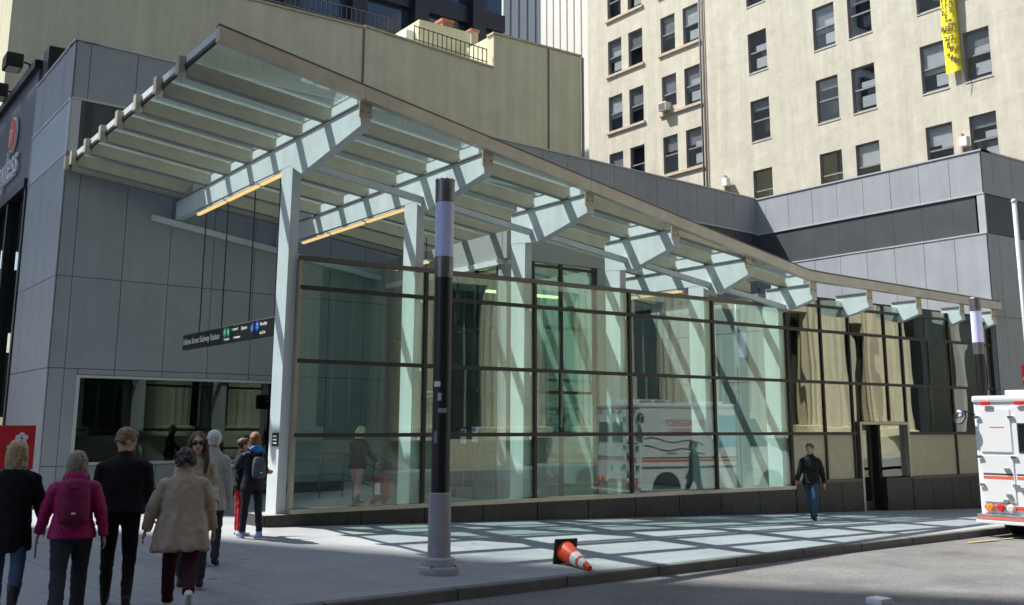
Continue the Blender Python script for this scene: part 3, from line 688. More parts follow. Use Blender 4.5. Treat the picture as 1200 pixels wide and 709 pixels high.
# second sign, inside
s2 = thing('inner_sign', 'small black station sign hanging beside the glass stair doors', 'sign', (12.9, 21.4, 2.3))
bpart('board', (12.9, 12.98, 20.55, 22.1, 2.20, 2.62), 'sign_black', s2)
for y in (20.8, 21.9):
    bm = BM(); tube(bm, [(12.94, y, 2.62), (12.94, y, zc(12.94)-0.02)], 0.012, 6); part('rod', bm, 'black_metal', s2)
M2 = Matrix.Translation((12.894, 0, 0)) @ Matrix(((0, 0, -1, 0), (-1, 0, 0, 0), (0, 1, 0, 0), (0, 0, 0, 1)))
for s, y, z, h, m in (('Street Subway Station', 22.0, 2.55, 0.11, 'sign_white'), ('Downtown & Brooklyn', 22.0, 2.44, 0.10, 'sign_white'), ('4', 21.5, 2.32, 0.13, 'sign_green'), ('5', 21.36, 2.32, 0.13, 'sign_green'), ('A', 21.2, 2.24, 0.07, 'sign_white'), ('C', 21.12, 2.24, 0.07, 'sign_white')):
    text('lettering', s, h, m, s2, Matrix.Translation((0, y, z)) @ M2, 0.003, 'LEFT')
# column plate with small sign
pt = thing('notice_plate', 'small black notice plate fixed to the white corner column', 'notice', (7.55, 18.0, 1.35))
bpart('plate', (7.552, 7.568, 17.90, 18.16, 1.38, 1.62), 'sign_black', pt)
for z in (1.56, 1.50, 1.44): bpart('print_line', (7.547, 7.551, 17.94, 18.12, z-0.012, z+0.012), 'sign_white', pt)
# notices on the stair doors
for nm, lab, x, y, z in (('notice', 'white notice sheet with red heading inside by the stair doors', 13.55, 21.05, 1.55), ('notice', 'pale blue notice sheet inside by the stair doors', 13.55, 20.55, 1.6)):
    o = thing(nm, lab, 'notice', (x, y, z)); bpart('sheet', (x, x+0.02, y-0.11, y+0.11, z-0.22, z+0.12), 'sign_white', o)
    bpart('heading', (x-0.004, x-0.001, y-0.09, y+0.09, z+0.02, z+0.1), 'sign_red' if 'red' in lab else 'sign_blue', o)
    bm = BM(); tube(bm, [(x+0.03, y, 0.1), (x+0.03, y, z+0.12)], 0.015, 8); part('stand', bm, 'rail_steel', o)
# stair rails
for nm, lab, y in (('stair_railing', 'steel stair handrail sloping down inside the glass, next to the shopper', 20.9), ('stair_railing', 'farther steel stair handrail inside, sloping down near the grey back wall', 22.6)):
    o = thing(nm, lab, 'railing', (11.0, y, 0.1))
    for z in (1.02, 0.55):
        bm = BM(); tube(bm, [(10.6, y, z+0.1), (11.2, y, z+0.1), (13.1, y, z-0.75)], 0.026, 10); part('rail', bm, 'rail_steel', o, smooth=True)
    for x, h in ((10.62, 1.12), (11.2, 1.12), (12.2, 0.68)):
        bm = BM(); tube(bm, [(x, y, 0.08), (x, y, h)], 0.024, 10); part('post', bm, 'rail_steel', o, smooth=True)
    bpart('kick_panel', (11.24, 12.18, y-0.012, y+0.012, 0.15, 0.45), 'blind_grey', o)

# ------------------------------------------------------------------ buildings behind
def facade(bm, us, zs, holes, M, depth):                 # wall sheet with rectangular openings and reveals; local x along, z up, faces -y
    U = sorted(set([us[0], us[1]]+[h[0] for h in holes]+[h[1] for h in holes])); Z = sorted(set([zs[0], zs[1]]+[h[2] for h in holes]+[h[3] for h in holes]))
    cache = {}
    def V(u, y, z):
        k = (round(u, 4), round(y, 4), round(z, 4))
        if k not in cache: cache[k] = bm.verts.new(M @ Vector((u, y, z)))
        return cache[k]
    for i in range(len(U)-1):
        for j in range(len(Z)-1):
            cu, cz = (U[i]+U[i+1])/2, (Z[j]+Z[j+1])/2
            if any(h[0] < cu < h[1] and h[2] < cz < h[3] for h in holes): continue
            bm.faces.new([V(U[i], 0, Z[j]), V(U[i+1], 0, Z[j]), V(U[i+1], 0, Z[j+1]), V(U[i], 0, Z[j+1])])
def reveal(bm, h, depth, M):
    a, b, c, d = h
    for p in (((a, c), (b, c)), ((b, c), (b, d)), ((b, d), (a, d)), ((a, d), (a, c))):
        (u0, z0), (u1, z1) = p
        bm.faces.new([bm.verts.new(M @ Vector(q)) for q in ((u0, 0, z0), (u1, 0, z1), (u1, depth, z1), (u0, depth, z0))])
# cream office building
XC = 40.0
crm = thing('office_building', 'cream painted office building with paired sash windows above the station', 'building', (XC, 30, 0))
MCm = wall_M((XC, 48.0, 0), -PI/2)                       # local x = 48 - Y
holes = []
for y0, y1 in ((46.1, 44.85), (44.22, 42.98), (41.42, 40.25), (39.6, 38.4)):
    for top in (32.35, 28.72, 25.1, 21.5, 17.9, 14.3): holes.append((48-y0, 48-y1, top-2.2, top))
for y0, y1 in ((34.88, 33.63), (30.7, 29.42), (28.65, 27.38), (25.03, 23.77), (22.99, 21.8)):
    for top in (29.45, 25.75, 22.05, 18.34, 14.62): holes.append((48-y0, 48-y1, top-2.19, top))
bm = BM(); facade(bm, (0, 29), (-1, 36), holes, MCm, 0.22); cw = part('wall', bm, 'cream_paint', crm)
bm = BM(); box(bm, 0.01, 29, 0.5, 14, -1, 36, MCm); box(bm, 0.002, 0.4, 0.03, 14, -1, 36, MCm); part('core', bm, 'cream_paint', crm)
WMESH = {}
def wmesh(k, fn, bev=0.0):
    if k not in WMESH: bm = BM(); fn(bm); WMESH[k] = tomesh(bm, k[0], bevel=bev)
    return WMESH[k]
rnd = random.Random(3)
for h in holes:
    wd, ht = round(h[1]-h[0], 2), round(h[3]-h[2], 2); T = MCm @ Matrix.Translation((h[0], 0, h[2]))
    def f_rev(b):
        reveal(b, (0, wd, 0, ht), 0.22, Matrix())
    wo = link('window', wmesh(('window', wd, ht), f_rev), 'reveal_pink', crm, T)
    def f_sash(b):
        for d in ((0.0, 0.07, 0.10, 0.17, 0, ht), (wd-0.07, wd, 0.10, 0.17, 0, ht), (0.07, wd-0.07, 0.10, 0.17, ht-0.08, ht), (0.07, wd-0.07, 0.10, 0.17, 0, 0.09), (0.07, wd-0.07, 0.09, 0.18, ht*0.5-0.035, ht*0.5+0.035)): box(b, *d)
    link('frame', wmesh(('frame', wd, ht), f_sash), 'sash_grey', wo, T)
    link('pane', wmesh(('pane', wd, ht), lambda b: box(b, 0.06, wd-0.06, 0.13, 0.142, 0.05, ht-0.05)), 'glass_window', wo, T)
    r = rnd.random()
    frac = rnd.choice((0.25, 0.4, 0.5, 0.62))
    if r < 0.92:
        mm = 'blind_white' if r < 0.3 else 'blind_grey'
        link('blind', wmesh(('blind', wd, ht, frac, mm), lambda b: box(b, 0.05, wd-0.05, 0.185, 0.195, ht*(1-frac), ht-0.03)), mm, wo, T)
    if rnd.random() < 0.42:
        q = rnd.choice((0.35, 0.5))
        link('white_panel', wmesh(('white_panel', wd, ht, q), lambda b: (box(b, wd*q, wd-0.10, 0.150, 0.156, ht*0.53, ht*0.66), box(b, wd*q, wd-0.10, 0.150, 0.156, ht*0.10, ht*0.34))), 'blind_white', wo, T)  # white sheets close behind the pane
    link('room', wmesh(('room', wd, ht), lambda b: (box(b, -0.1, wd+0.1, 0.44, 0.46, -0.1, ht+0.1))), 'room_dark', wo, T)
for y0, y1 in ((46.25, 42.85), (41.6, 38.3)):
    for top in (32.35, 28.72, 25.1, 21.5, 17.9):
        bpart('sill', (48-y0, 48-y1, -0.10, 0.0, top-2.2-0.16, top-2.2-0.005), 'sill_stone', crm, M=MCm)
for hh in holes[24:]: bpart('sill', (hh[0]-0.02, hh[1]+0.02, -0.025, 0.0, hh[2]-0.06, hh[2]-0.004), 'cream_paint', crm, M=MCm)
bm = BM(); tube(bm, [(XC-0.10, 38.22, 8), (XC-0.10, 38.22, 36)], 0.055, 8); part('drain_pipe', bm, 'sash_grey', crm, smooth=True)
bm = BM(); tube(bm, [(XC-0.08, 38.02, 8), (XC-0.08, 38.02, 36)], 0.03, 8); part('drain_pipe', bm, 'reveal_pink', crm, smooth=True)
# window air conditioner
ac = thing('air_conditioner', 'white window air conditioner in the cream building', 'air conditioner', (XC-0.2, 41.0, 19.3))
bpart('casing', (XC-0.42, XC+0.05, 40.72, 41.36, 19.36, 19.85), 'ac_white', ac, bevel=0.02)
for k in range(6): bpart('vent_slat', (XC-0.432, XC-0.421, 40.78, 41.30, 19.42+0.065*k, 19.455+0.065*k), 'sash_grey', ac)
bpart('filler', (XC+0.02, XC+0.06, 40.27, 40.70, 19.32, 19.62), 'sill_stone', ac)
# wall lamps on cream building
for lab, y, z in (('white floodlight box on the cream wall beside the drain pipe', 36.5, 14.25), ('small white lamp on the cream wall by the lowest window pair', 23.1, 13.45)):
    o = thing('wall_lamp', lab, 'lamp', (XC-0.1, y, z))
    bpart('housing', (XC-0.42, XC-0.14, y-0.17, y+0.17, z-0.15, z+0.28), 'white_plastic', o, bevel=0.03)
    bpart('bracket', (XC-0.20, XC+0.02, y+0.18, y+0.30, z-0.5, z+0.5), 'sill_stone', o)
    bm = BM(); tube(bm, [(XC-0.1, y+0.24, z-0.6), (XC-0.1, y+0.24, z-1.6)], 0.03, 8); part('conduit', bm, 'sash_grey', o)
# yellow banner
bn = thing('rental_banner', 'long yellow rental banner hanging on the cream building', 'banner', (XC-0.3, 23.35, 16.7))
bm = BM(); n = 14; fr = []; bk = []
for i in range(n+1):
    t = i/n; z = 20.9-(20.9-16.66)*t; yy = 23.43-0.08*t; o_ = 0.03*math.sin(t*9)+0.03*math.sin(t*4+1)
    fr.append([bm.verts.new((XC-0.22+o_*s, yy-s_, z+dz)) for s, s_, dz in ((1.0, -0.36, 0.0), (0.4, 0.0, 0.01), (-0.6, 0.36, 0.04))])
    bk.append([bm.verts.new(v.co+Vector((0.015, 0, 0))) for v in fr[-1]])
for i in range(n):
    for j in range(2):
        bm.faces.new([fr[i][j], fr[i+1][j], fr[i+1][j+1], fr[i][j+1]]); bm.faces.new([bk[i][j], bk[i][j+1], bk[i+1][j+1], bk[i+1][j]])
    for j in (0, 2): bm.faces.new([fr[i][j], bk[i][j], bk[i+1][j], fr[i+1][j]])
part('cloth', bm, 'banner_yellow', bn, smooth=True)
MBn = Matrix.Translation((XC-0.29, 0, 0)) @ Matrix(((0, 0, -1, 0), (-1, 0, 0, 0), (0, 1, 0, 0), (0, 0, 0, 1)))
def btxt(s, y, z, h): text('lettering', s, h, 'banner_ink', bn, Matrix.Translation((0, y, z)) @ MBn, 0.004, bold=0.012)
for k, c in enumerate('OFFICE'): btxt(c, 23.62, 20.35-0.20*k, 0.24)
for k, c in enumerate('SPACE'): btxt(c, 23.25, 20.2-0.20*k, 0.24)
btxt('FOR', 23.38, 18.98, 0.15); btxt('RENT', 23.38, 18.66, 0.30); btxt('212', 23.42, 18.2, 0.30)
for k, (c, y, z) in enumerate((('8', 23.48, 17.85), ('6', 23.28, 17.72), ('7', 23.08, 17.62), ('9', 23.5, 17.42), ('4', 23.36, 17.3), ('8', 23.22, 17.18), ('0', 23.08, 17.08))): btxt(c, y, z, 0.3)
bm = BM(); tube(bm, [(XC-0.25, 23.0, 16.7), (XC-0.15, 22.98, 15.9)], 0.012, 6); part('cord', bm, 'sill_stone', bn)
mb = thing('wall_flag', 'maroon hanging flag at the edge of the cream building', 'flag', (XC-0.4, 19.55, 18.5))
bpart('cloth', (XC-0.5, XC-0.47, 18.9, 19.62, 18.2, 21.5), 'maroon', mb); bpart('pole', (XC-0.52, XC-0.002, 19.63, 19.68, 18.15, 18.2), 'sash_grey', mb)

# beige party-wall building
YBg = 37.0; kk = YBg/30.0
bg_ = thing('beige_building', 'plain beige rendered building rising behind the canopy', 'building', (15, YBg, 0))
def bx(x): return x*kk
def bz(z): return 1.8+(z-1.8)*kk
bm = BM()
prof = [(bx(4.27), -1), (bx(24.6), -1), (bx(24.6), bz(16.03)), (bx(20.45), bz(16.03)), (bx(20.45), bz(14.68)), (bx(15.1), bz(15.05)), (bx(15.1), bz(15.0)), (bx(8.5), bz(15.0)), (bx(8.5), bz(17.5)), (bx(4.27), bz(17.5))]
prism(bm, prof, lambda p: Vector((p[0], YBg, p[1])), lambda p: Vector((p[0], YBg+12, p[1])))
part('wall', bm, 'beige_render', bg_)
for x, z in ((15.1, 15.0), (23.0, 16.0)): bpart('wall_joint', (bx(x)-0.05, bx(x)+0.05, YBg-0.02, YBg+0.01, 6, bz(z)), 'beige_joint', bg_)
bpart('drain_pipe', (bx(24.6)+0.02, bx(24.6)+0.12, YBg-0.1, YBg, 6, bz(16.0)), 'sash_grey', bg_)
bm = BM()
for a, b, z0, z1 in ((8.5, 15.08, 15.0, 15.0), (15.12, 20.43, 15.05, 14.68), (20.4, 24.63, 16.03, 16.03)):
    hexa(bm, [Vector((bx(x), y, bz(z)+dz)) for dz in (0.01, 0.10) for x, y, z in ((a, YBg-0.06, z0), (b, YBg-0.06, z1), (b, YBg+0.5, z1), (a, YBg+0.5, z0))])
part('coping', bm, 'sill_stone', bg_)
# roof railing
rl = thing('roof_railing', 'thin dark railing along the beige rooftop', 'railing', (bx(12), YBg+0.3, bz(15)))
for a, b, z0, z1, n in ((9.0, 16.4, 15.05, 14.97, 40), (17.2, 20.3, 14.9, 14.7, 16)):
    for dz in (0.35, 0.95): bar('rail', (bx(a), YBg+0.3, bz(z0)+dz), (bx(b), YBg+0.3, bz(z1)+dz), 0.035, 0.035, 'black_metal', rl)
    me = None
    for i in range(n+1):
        t = i/n; x = bx(a+(b-a)*t); z = bz(z0+(z1-z0)*t)
        if me is None: q = BM(); box(q, -0.016, 0.016, -0.016, 0.016, 0.08, 0.98); me = tomesh(q, 'baluster')
        link('baluster', me, 'black_metal', rl, Matrix.Translation((x, YBg+0.3, z)))
# roof house with chimneys
rh = thing('roof_house', 'small beige roof house with brick chimneys behind the railing', 'roof house', (bx(18.8), YBg+3, bz(15)))
s3 = (YBg+3)/30.0
def hx(x): return x*s3
def hz(z): return 1.8+(z-1.8)*s3
bpart('wall', (hx(17.25), hx(19.4), YBg+3, YBg+7, bz(14.3), hz(15.85)), 'beige_render', rh)
bpart('side_wall', (hx(16.9), hx(17.23), YBg+3.4, YBg+7, bz(14.3), hz(15.5)), 'blind_white', rh)
for x0, x1, z in ((18.3, 18.75, 16.1), (19.55, 19.85, 16.0)):
    c = bpart('chimney', (hx(x0), hx(x1), YBg+3.2, YBg+3.8, hz(15.6) if x0 < 19 else bz(14.4), hz(z)), 'brick_red' if x0 < 19 else 'sill_stone', rh)
    bpart('cap', (hx(x0)-0.06, hx(x1)+0.06, YBg+3.14, YBg+3.86, hz(z)+0.002, hz(z)+0.12), 'brick_red', c)
bm = BM(); tube(bm, [(hx(19.05), YBg+3.5, hz(15.8)), (hx(19.05), YBg+3.5, hz(16.3))], 0.06, 8); part('flue', bm, 'black_metal', rh)

# dark tower and ribbed tower behind
dk = thing('dark_tower', 'dark steel and glass tower far behind the beige roof', 'tower', (38, 62, 0))
bpart('body', (22, 41.6, 60, 90, -1, 37), 'tower_glass', dk)
for i in range(4): bpart('pier', (24+4.8*i, 25.1+4.8*i, 59.0, 59.95, -1, 37), 'tower_dark', dk)
for j in range(8): bpart('spandrel', (22, 41.6, 59.55, 59.9, 10+3.4*j, 11.3+3.4*j), 'tower_dark', dk)
rb = thing('ribbed_tower', 'pale sunlit tower with close vertical ribs next to the cream building', 'tower', (52, 60, 0))
bpart('body', (48.4, 58, 52.2, 63.6, -1, 70), 'louvre_dark', rb)
for k in range(13): bpart('rib', (47.9, 48.39, 52.22+0.88*k, 52.92+0.88*k, -1, 70), 'tower_rib', rb)
gb = thing('grey_ribbed_tower', 'grey tower with vertical ribs right of the dark tower', 'tower', (58, 80, 0))
bpart('body', (55.6, 61, 80.5, 100, -1, 90), 'tower_glass', gb)
for k in range(5): bpart('rib', (55.65+1.05*k, 56.45+1.05*k, 80.0, 80.49, -1, 90), 'tower_rib', gb)

# shop left of the station
st = thing('shoe_shop', 'dark grey shop front with script sign and round orange logo', 'shop', (4.9, 32, 0))
MS2 = wall_M((4.97, 36.8, 0), -PI/2); LS = 36.8-29.1
bm = BM(); box(bm, 0, LS, 0.0, 0.6, 8.15, 11.2, MS2); part('sign_panel', bm, 'store_panel', st)
bpart('cornice', (-0.05, LS+0.05, -0.14, 0.5, 11.2, 11.42), 'black_metal', st, M=MS2)
bpart('wall', (0, LS, 0.3, 0.8, -0.6, 8.15), 'inner_dark', st, M=MS2)
bpart('awning_bar', (0, LS, -0.12, 0.3, 7.9, 8.14), 'black_metal', st, M=MS2)
for u in (0.1, 2.5, 5.0, LS-0.2): bpart('pilaster', (u, u+0.2, -0.06, 0.29, -0.6, 7.89), 'black_metal', st, M=MS2)
for a, b in ((0.32, 2.48), (2.72, 4.98), (5.22, LS-0.22)): bpart('shop_window', (a, b, 0.1, 0.13, 0.2, 7.8), 'glass_shop', st, M=MS2)
MT = MS2 @ Matrix.Translation((0, -0.03, 0)) @ Matrix.Rotation(PI/2, 4, 'X')
text('lettering', 'ayless', 1.25, 'sign_white', st, MT @ Matrix.Translation((LS-3.1, 9.05, 0.02)), 0.03)
text('lettering', 'ShoeSource', 0.42, 'sign_white', st, MT @ Matrix.Translation((LS-2.9, 8.72, 0.02)), 0.02)
bm = BM(); lathe(bm, [(0.52, 0), (0.52, 0.06)], n=28); lg = part('logo', bm, 'sign_white', st, M=MT @ Matrix.Translation((LS-2.75, 9.95, 0.0)))
bm = BM(); lathe(bm, [(0.46, 0), (0.46, 0.02)], n=28); part('logo_disc', bm, 'store_orange', lg, M=MT @ Matrix.Translation((LS-2.75, 9.95, 0.062)))
text('logo_letter', 'p', 0.75, 'sign_white', lg, MT @ Matrix.Translation((LS-2.75, 10.0, 0.09)), 0.01)
ob = bpart('roof_box', (5.02, 5.72, 28.3, 29.0, 10.67, 11.62), 'black_metal', None); tag(ob, 'black roof box behind the parapet of the grey panel block', 'roof box')
for lab, y, z in (('black sign floodlight on arm, nearer the grey panel block', 31.7, 12.05), ('black sign floodlight on arm, farther from the grey panel block', 33.9, 11.75)):
    o = thing('floodlight', lab, 'floodlight', (4.9, y, 11.4))
    bm = BM(); tube(bm, [(5.15, y, 11.40), (5.15, y, z+0.05), (4.9, y, z+0.1)], 0.04, 8); part('arm', bm, 'black_metal', o, smooth=True)
    bm = BM(); box(bm, 4.45, 4.92, y-0.36, y+0.36, z-0.2, z+0.22); part('head', bm, 'black_metal', o, bevel=0.06)
    bpart('lens', (4.52, 4.85, y-0.3, y+0.3, z-0.215, z-0.202), 'lens_clear', o)
# far left billboard building with white corner
bl = thing('corner_building', 'distant building with white corner trim and dark panels beyond the shop', 'building', (3.5, 52, 0))
bpart('wall', (2.2, 6.6, 52.3, 62, -1, 40), 'truck_white', bl)
for j in range(10): bpart('panel', (1.0, 6.0, 51.9, 52.25, 2+3.8*j, 4.9+3.8*j), 'tower_dark' if j % 2 else 'louvre_dark', bl)

# tall tower to the left of the photograph (it shades the crossing) and the stone building across the street
tw = thing('corner_tower', 'tall masonry tower across the avenue', 'tower', (-53, 49, 0))
bpart('body', (-76, -30.5, 36, 62.5, -1, 140), 'shade_tower', tw)
for j in range(30): bpart('window_band', (-75, -33, 35.9, 36.0, 6+4.4*j, 8.6+4.4*j), 'dark_glass', tw)
av = thing('shade_block', 'unseen wedge block added to shade the grey left flank', 'building', (-15, 70, 0))  # added out of view, wedge cut along the sun rays to shade the flank
bm = BM(); prism(bm, [(-15, 49.6), (-15, 110), (-45, 110), (-45, 86.8)], lambda p: Vector((p[0], p[1], -1)), lambda p: Vector((p[0], p[1], 58.6))); part('body', bm, 'shade_tower', av)
bpart('cornice', (-14.99, -14.7, 55, 110, 55.5, 56.6), 'stone_cream', av)
opp = thing('columned_building', 'cream stone office building with giant fluted columns across the street', 'building', (30, -6, 0))
YO = -5.6
bpart('wall', (-40, 63, YO-14, YO-2.4, -1, 45), 'inner_dark', opp)
bpart('base', (-40, 63, YO-2.35, YO+0.2, -1, 1.1), 'stone_cream', opp)
for j, (z0, z1) in enumerate(((8.6, 9.3), (17.5, 20.0), (29.0, 31.0), (40, 45))): bpart('entablature', (-40, 63, YO-2.35 if j else YO-1.9, YO+0.3 if j else YO-1.2, z0, z1), 'stone_cream', opp)
bm = BM(); n = 40; rings = []
for z, r in ((1.1, 1.95), (1.6, 1.95), (1.65, 1.62), (6, 1.62), (17.0, 1.42), (17.05, 1.7), (17.5, 1.7)):
    ring = []
    for k in range(n):
        a = 2*PI*k/n; rr = r*(1-0.05*(k % 2)*(1 if 1.65 <= z <= 17.0 else 0)); ring.append(bm.verts.new((rr*math.cos(a), rr*math.sin(a), z)))
    rings.append(ring)
for a, b in zip(rings, rings[1:]):
    for k in range(n): bm.faces.new([a[k], a[(k+1) % n], b[(k+1) % n], b[k]])
cme = tomesh(bm, 'column')
for i in range(16): link('column', cme, 'stone_cream', opp, Matrix.Translation((-31+6.1*i, YO-1.0, 0)))
for i in range(15):
    x = -31+6.1*i+3.05
    bpart('window', (x-1.5, x+1.5, YO-2.39, YO-2.3, 1.6, 8.4), 'dark_glass', opp); bpart('window', (x-1.5, x+1.5, YO-2.39, YO-2.3, 9.6, 17.0), 'dark_glass', opp)
    for d in (-0.05, 0.9, -1.0): bpart('window_bar', (x+d, x+d+0.1, YO-2.29, YO-2.2, 1.6, 17.0), 'sash_grey', opp)
    bpart('pier', (x-3.8, x-2.3, YO-2.38, YO-1.8, 20.0, 40), 'stone_cream', opp)
#PART2
dg_ = thing('dark_office', 'dark glass office block beside the columned building across the street', 'building', (85, -8, 0))
bpart('wall', (63.5, 120, YO-14, YO-0.5, -1, 40), 'tower_dark', dg_)
for i in range(14): bpart('window', (64.5+4*i, 67.3+4*i, YO-0.49, YO-0.42, 1, 38), 'dark_glass', dg_); bpart('fin', (67.6+4*i, 68.1+4*i, YO-0.49, YO+0.1, -0.5, 40), 'blind_grey', dg_)
# ------------------------------------------------------------------ street lamps
def lamp(label, x, y):
    z = G(x, y); o = thing('street_lamp', label, 'street lamp', (x, y, z)); M = WM[o]
    def l(nm, prof, m): bm = BM(); lathe(bm, prof, n=28); return part(nm, bm, m, o, smooth=False, M=M)
    b = l('base', [(0.265, -0.05), (0.27, 0.05), (0.265, 0.085), (0.215, 0.10), (0.205, 0.19), (0.16, 0.215)], 'lamp_base')
    l('lower_sleeve', [(0.152, 0.2), (0.150, 1.02), (0.140, 1.03)], 'lamp_base')
    l('shaft', [(0.124, 1.025), (0.122, 3.90)], 'black_metal')
    for a, z, w_, h_, m in ((3.6, 2.45, 0.10, 0.035, 'white_plastic'), (3.95, 2.28, 0.05, 0.05, 'trim_light'), (4.3, 2.1, 0.12, 0.03, 'blind_grey'), (3.5, 1.75, 0.06, 0.08, 'sash_grey')):
        bm = BM(); pts = [(0.1245*math.cos(a+w_*4*q), 0.1245*math.sin(a+w_*4*q)) for q in (-1, -0.5, 0, 0.5, 1)]
        f = [[bm.verts.new((px, py, zz)) for px, py in pts] for zz in (z-h_, z+h_)]
        for q in range(4): bm.faces.new([f[0][q], f[0][q+1], f[1][q+1], f[1][q]])
        part('sticker', bm, m, o, M=M)
    l('upper_sleeve', [(0.126, 3.90), (0.130, 4.0), (0.133, 4.19)], 'lamp_sleeve')
    l('lens', [(0.130, 4.191), (0.130, 4.96)], 'lamp_lens')
    l('cap', [(0.136, 4.961), (0.136, 5.27), (0.125, 5.29)], 'lamp_sleeve')
    for k in range(10):
        a = 2*PI*k/10; bm = BM(); ball(bm, (0.132*math.cos(a), 0.132*math.sin(a), 5.285), 0.013, 8); part('cap_stud', bm, 'lamp_sleeve', o, M=M)
    for k in range(4):
        a = 2*PI*k/4+0.6; bm = BM(); tube(bm, [(0.235*math.cos(a), 0.235*math.sin(a), 0.085), (0.235*math.cos(a), 0.235*math.sin(a), 0.115)], 0.018, 6); part('bolt', bm, 'lamp_sleeve', b, M=M)
    return o
lamp('slim black street lamp with lavender lens near the fallen traffic cone', 7.40, 12.04)
lamp('slim black street lamp with pale lens behind the white truck', 23.95, 14.0)
MATS['lamp_lens'].node_tree.nodes['Principled BSDF'].inputs['Subsurface Weight'].default_value = 0.4

# ------------------------------------------------------------------ fallen traffic cone
A = gg(663, 661); B = gg(690, 669)
d = (B-A); d.z = 0; d = d.normalized(); ax = (d*math.cos(0.21)-Vector((0, 0, 1))*math.sin(0.21)).normalized()
u = Vector((0, 0, 1)).cross(ax).normalized(); v = ax.cross(u)
org = A+Vector((0, 0, 0.175))
MC = Matrix(((u.x, v.x, ax.x, org.x), (u.y, v.y, ax.y, org.y), (u.z, v.z, ax.z, org.z), (0, 0, 0, 1)))
cn = thing('traffic_cone', 'orange traffic cone with white bands lying on its side by the kerb', 'traffic cone', A)
bm = BM(); box(bm, -0.18, 0.18, -0.175, 0.175, -0.035, 0.0); part('base', bm, 'cone_black', cn, bevel=0.012, M=MC)
def cr(z): return 0.145-0.155*z
def cz(nm, z0, z1, m, e=0.0): bm = BM(); lathe(bm, [(cr(z0)+e, z0), (cr(z1)+e, z1)], n=28); return part(nm, bm, m, cn, smooth=False, M=MC)
cz('body', 0.0, 0.30, 'cone_orange'); cz('white_band', 0.301, 0.43, 'cone_white', 0.002); cz('body', 0.431, 0.49, 'cone_orange'); cz('white_band', 0.491, 0.60, 'cone_white', 0.002); cz('tip', 0.601, 0.72, 'cone_orange')

# ------------------------------------------------------------------ white response truck
th = math.atan(0.11); TX, TY = 21.0, 12.52
tz = R_(TX+1, TY)
trk = thing('response_truck', 'white box truck with red stripes parked along the kerb', 'truck', (TX, TY, tz), th)
TM = WM[trk]
def tp(nm, dims, m, par=None, bev=0.0): return bpart(nm, dims, m, par or trk, bev, TM)
bd = tp('body', (0.03, 4.15, -2.3, 0.0, 0.36, 2.80), 'truck_white', None, 0.05)
tp('roof_cap', (0.0, 4.18, -2.32, 0.02, 2.76, 2.90), 'truck_white', None, 0.05)
tp('roof_hatch', (2.6, 3.6, -1.6, -0.5, 2.902, 2.98), 'truck_white', None, 0.02)
ac2 = tp('roof_unit', (0.35, 1.5, -1.7, -0.55, 2.902, 3.02), 'truck_white', None, 0.03)
for k in range(2): tp('grille', (0.42+0.55*k, 0.88+0.55*k, -0.549, -0.54, 2.92, 3.0), 'sash_grey', ac2)
# rear face (local x = 0, doors stand proud)
def rp(nm, y0, y1, z0, z1, m, par=None, t=0.02, x=0.03): return tp(nm, (x-t, x-0.001, -y1, -y0, z0, z1), m, par, 0.0)
cabl = rp('locker_door', 0.10, 0.75, 0.72, 1.66, 'truck_white', t=0.022)
cab2 = rp('locker_door', 0.10, 0.75, 1.74, 2.62, 'truck_white', t=0.022)
dr1 = rp('rear_door', 0.79, 1.50, 0.55, 2.66, 'truck_white', t=0.026)
dr2 = rp('rear_door', 1.52, 2.22, 0.55, 2.66, 'truck_white', t=0.026)
for dd, y0, y1 in ((dr1, 0.92, 1.38), (dr2, 1.64, 2.10)):
    bm = BM(); box(bm, 0.0, 0.004, -y1, -y0, 1.76, 2.30); wdw = part('window', bm, 'dark_glass', dd, M=TM)
    bm = BM()
    for q in ((y0-0.03, y0, 1.73, 2.33), (y1, y1+0.03, 1.73, 2.33), (y0, y1, 2.30, 2.33), (y0, y1, 1.73, 1.76)): box(bm, -0.006, 0.003, -q[1], -q[0], q[2], q[3])
    part('seal', bm, 'tyre', wdw, M=TM)
for y0, y1, par in ((0.12, 0.73, cabl), (0.81, 1.48, dr1), (1.54, 2.20, dr2)):
    x = 0.008 if par is cabl else 0.004
    tp('stripe', (x-0.004, x-0.001, -y1, -y0, 1.19, 1.245), 'truck_stripe', par); tp('dark_stripe', (x-0.004, x-0.001, -y1, -y0, 1.27, 1.30), 'truck_dark', par)
rp('red_band', 0.10, 2.2, 0.57, 0.645, 'truck_red', t=0.034)
for y, m in ((0.22, 'lens_amber'), (0.43, 'lens_red'), (0.64, 'lens_clear'), (1.70, 'lens_clear'), (1.90, 'lens_red'), (2.10, 'lens_amber')):
    bm = BM(); lathe(bm, [(0.088, 0), (0.082, 0.025), (0.05, 0.04)], n=20, M=Matrix.Rotation(-PI/2, 4, 'Y')); lt = part('tail_light', bm, m, trk, M=TM @ Matrix.Translation((-0.005, -y, 0.60)))
    bm = BM(); lathe(bm, [(0.10, 0), (0.10, 0.012)], n=20, M=Matrix.Rotation(-PI/2, 4, 'Y')); part('bezel', bm, 'chrome', lt, M=TM @ Matrix.Translation((-0.004, -y, 0.60)))
rp('marker_reflector', 0.10, 0.16, 0.43, 0.49, 'lens_red', t=0.03)
for y in (0.28, 0.98, 1.32, 2.0):
    mk = tp('marker_light', (-0.045, -0.001, -y-0.09, -y+0.09, 2.70, 2.78), 'lens_red', None, 0.015)
for z in (1.63, 1.06, 2.45):
    for y in (0.06, 0.77):
        h = tp('hinge', (-0.03, 0.006, -y-0.07, -y+0.05, z-0.03, z+0.03), 'chrome', None, 0.008)
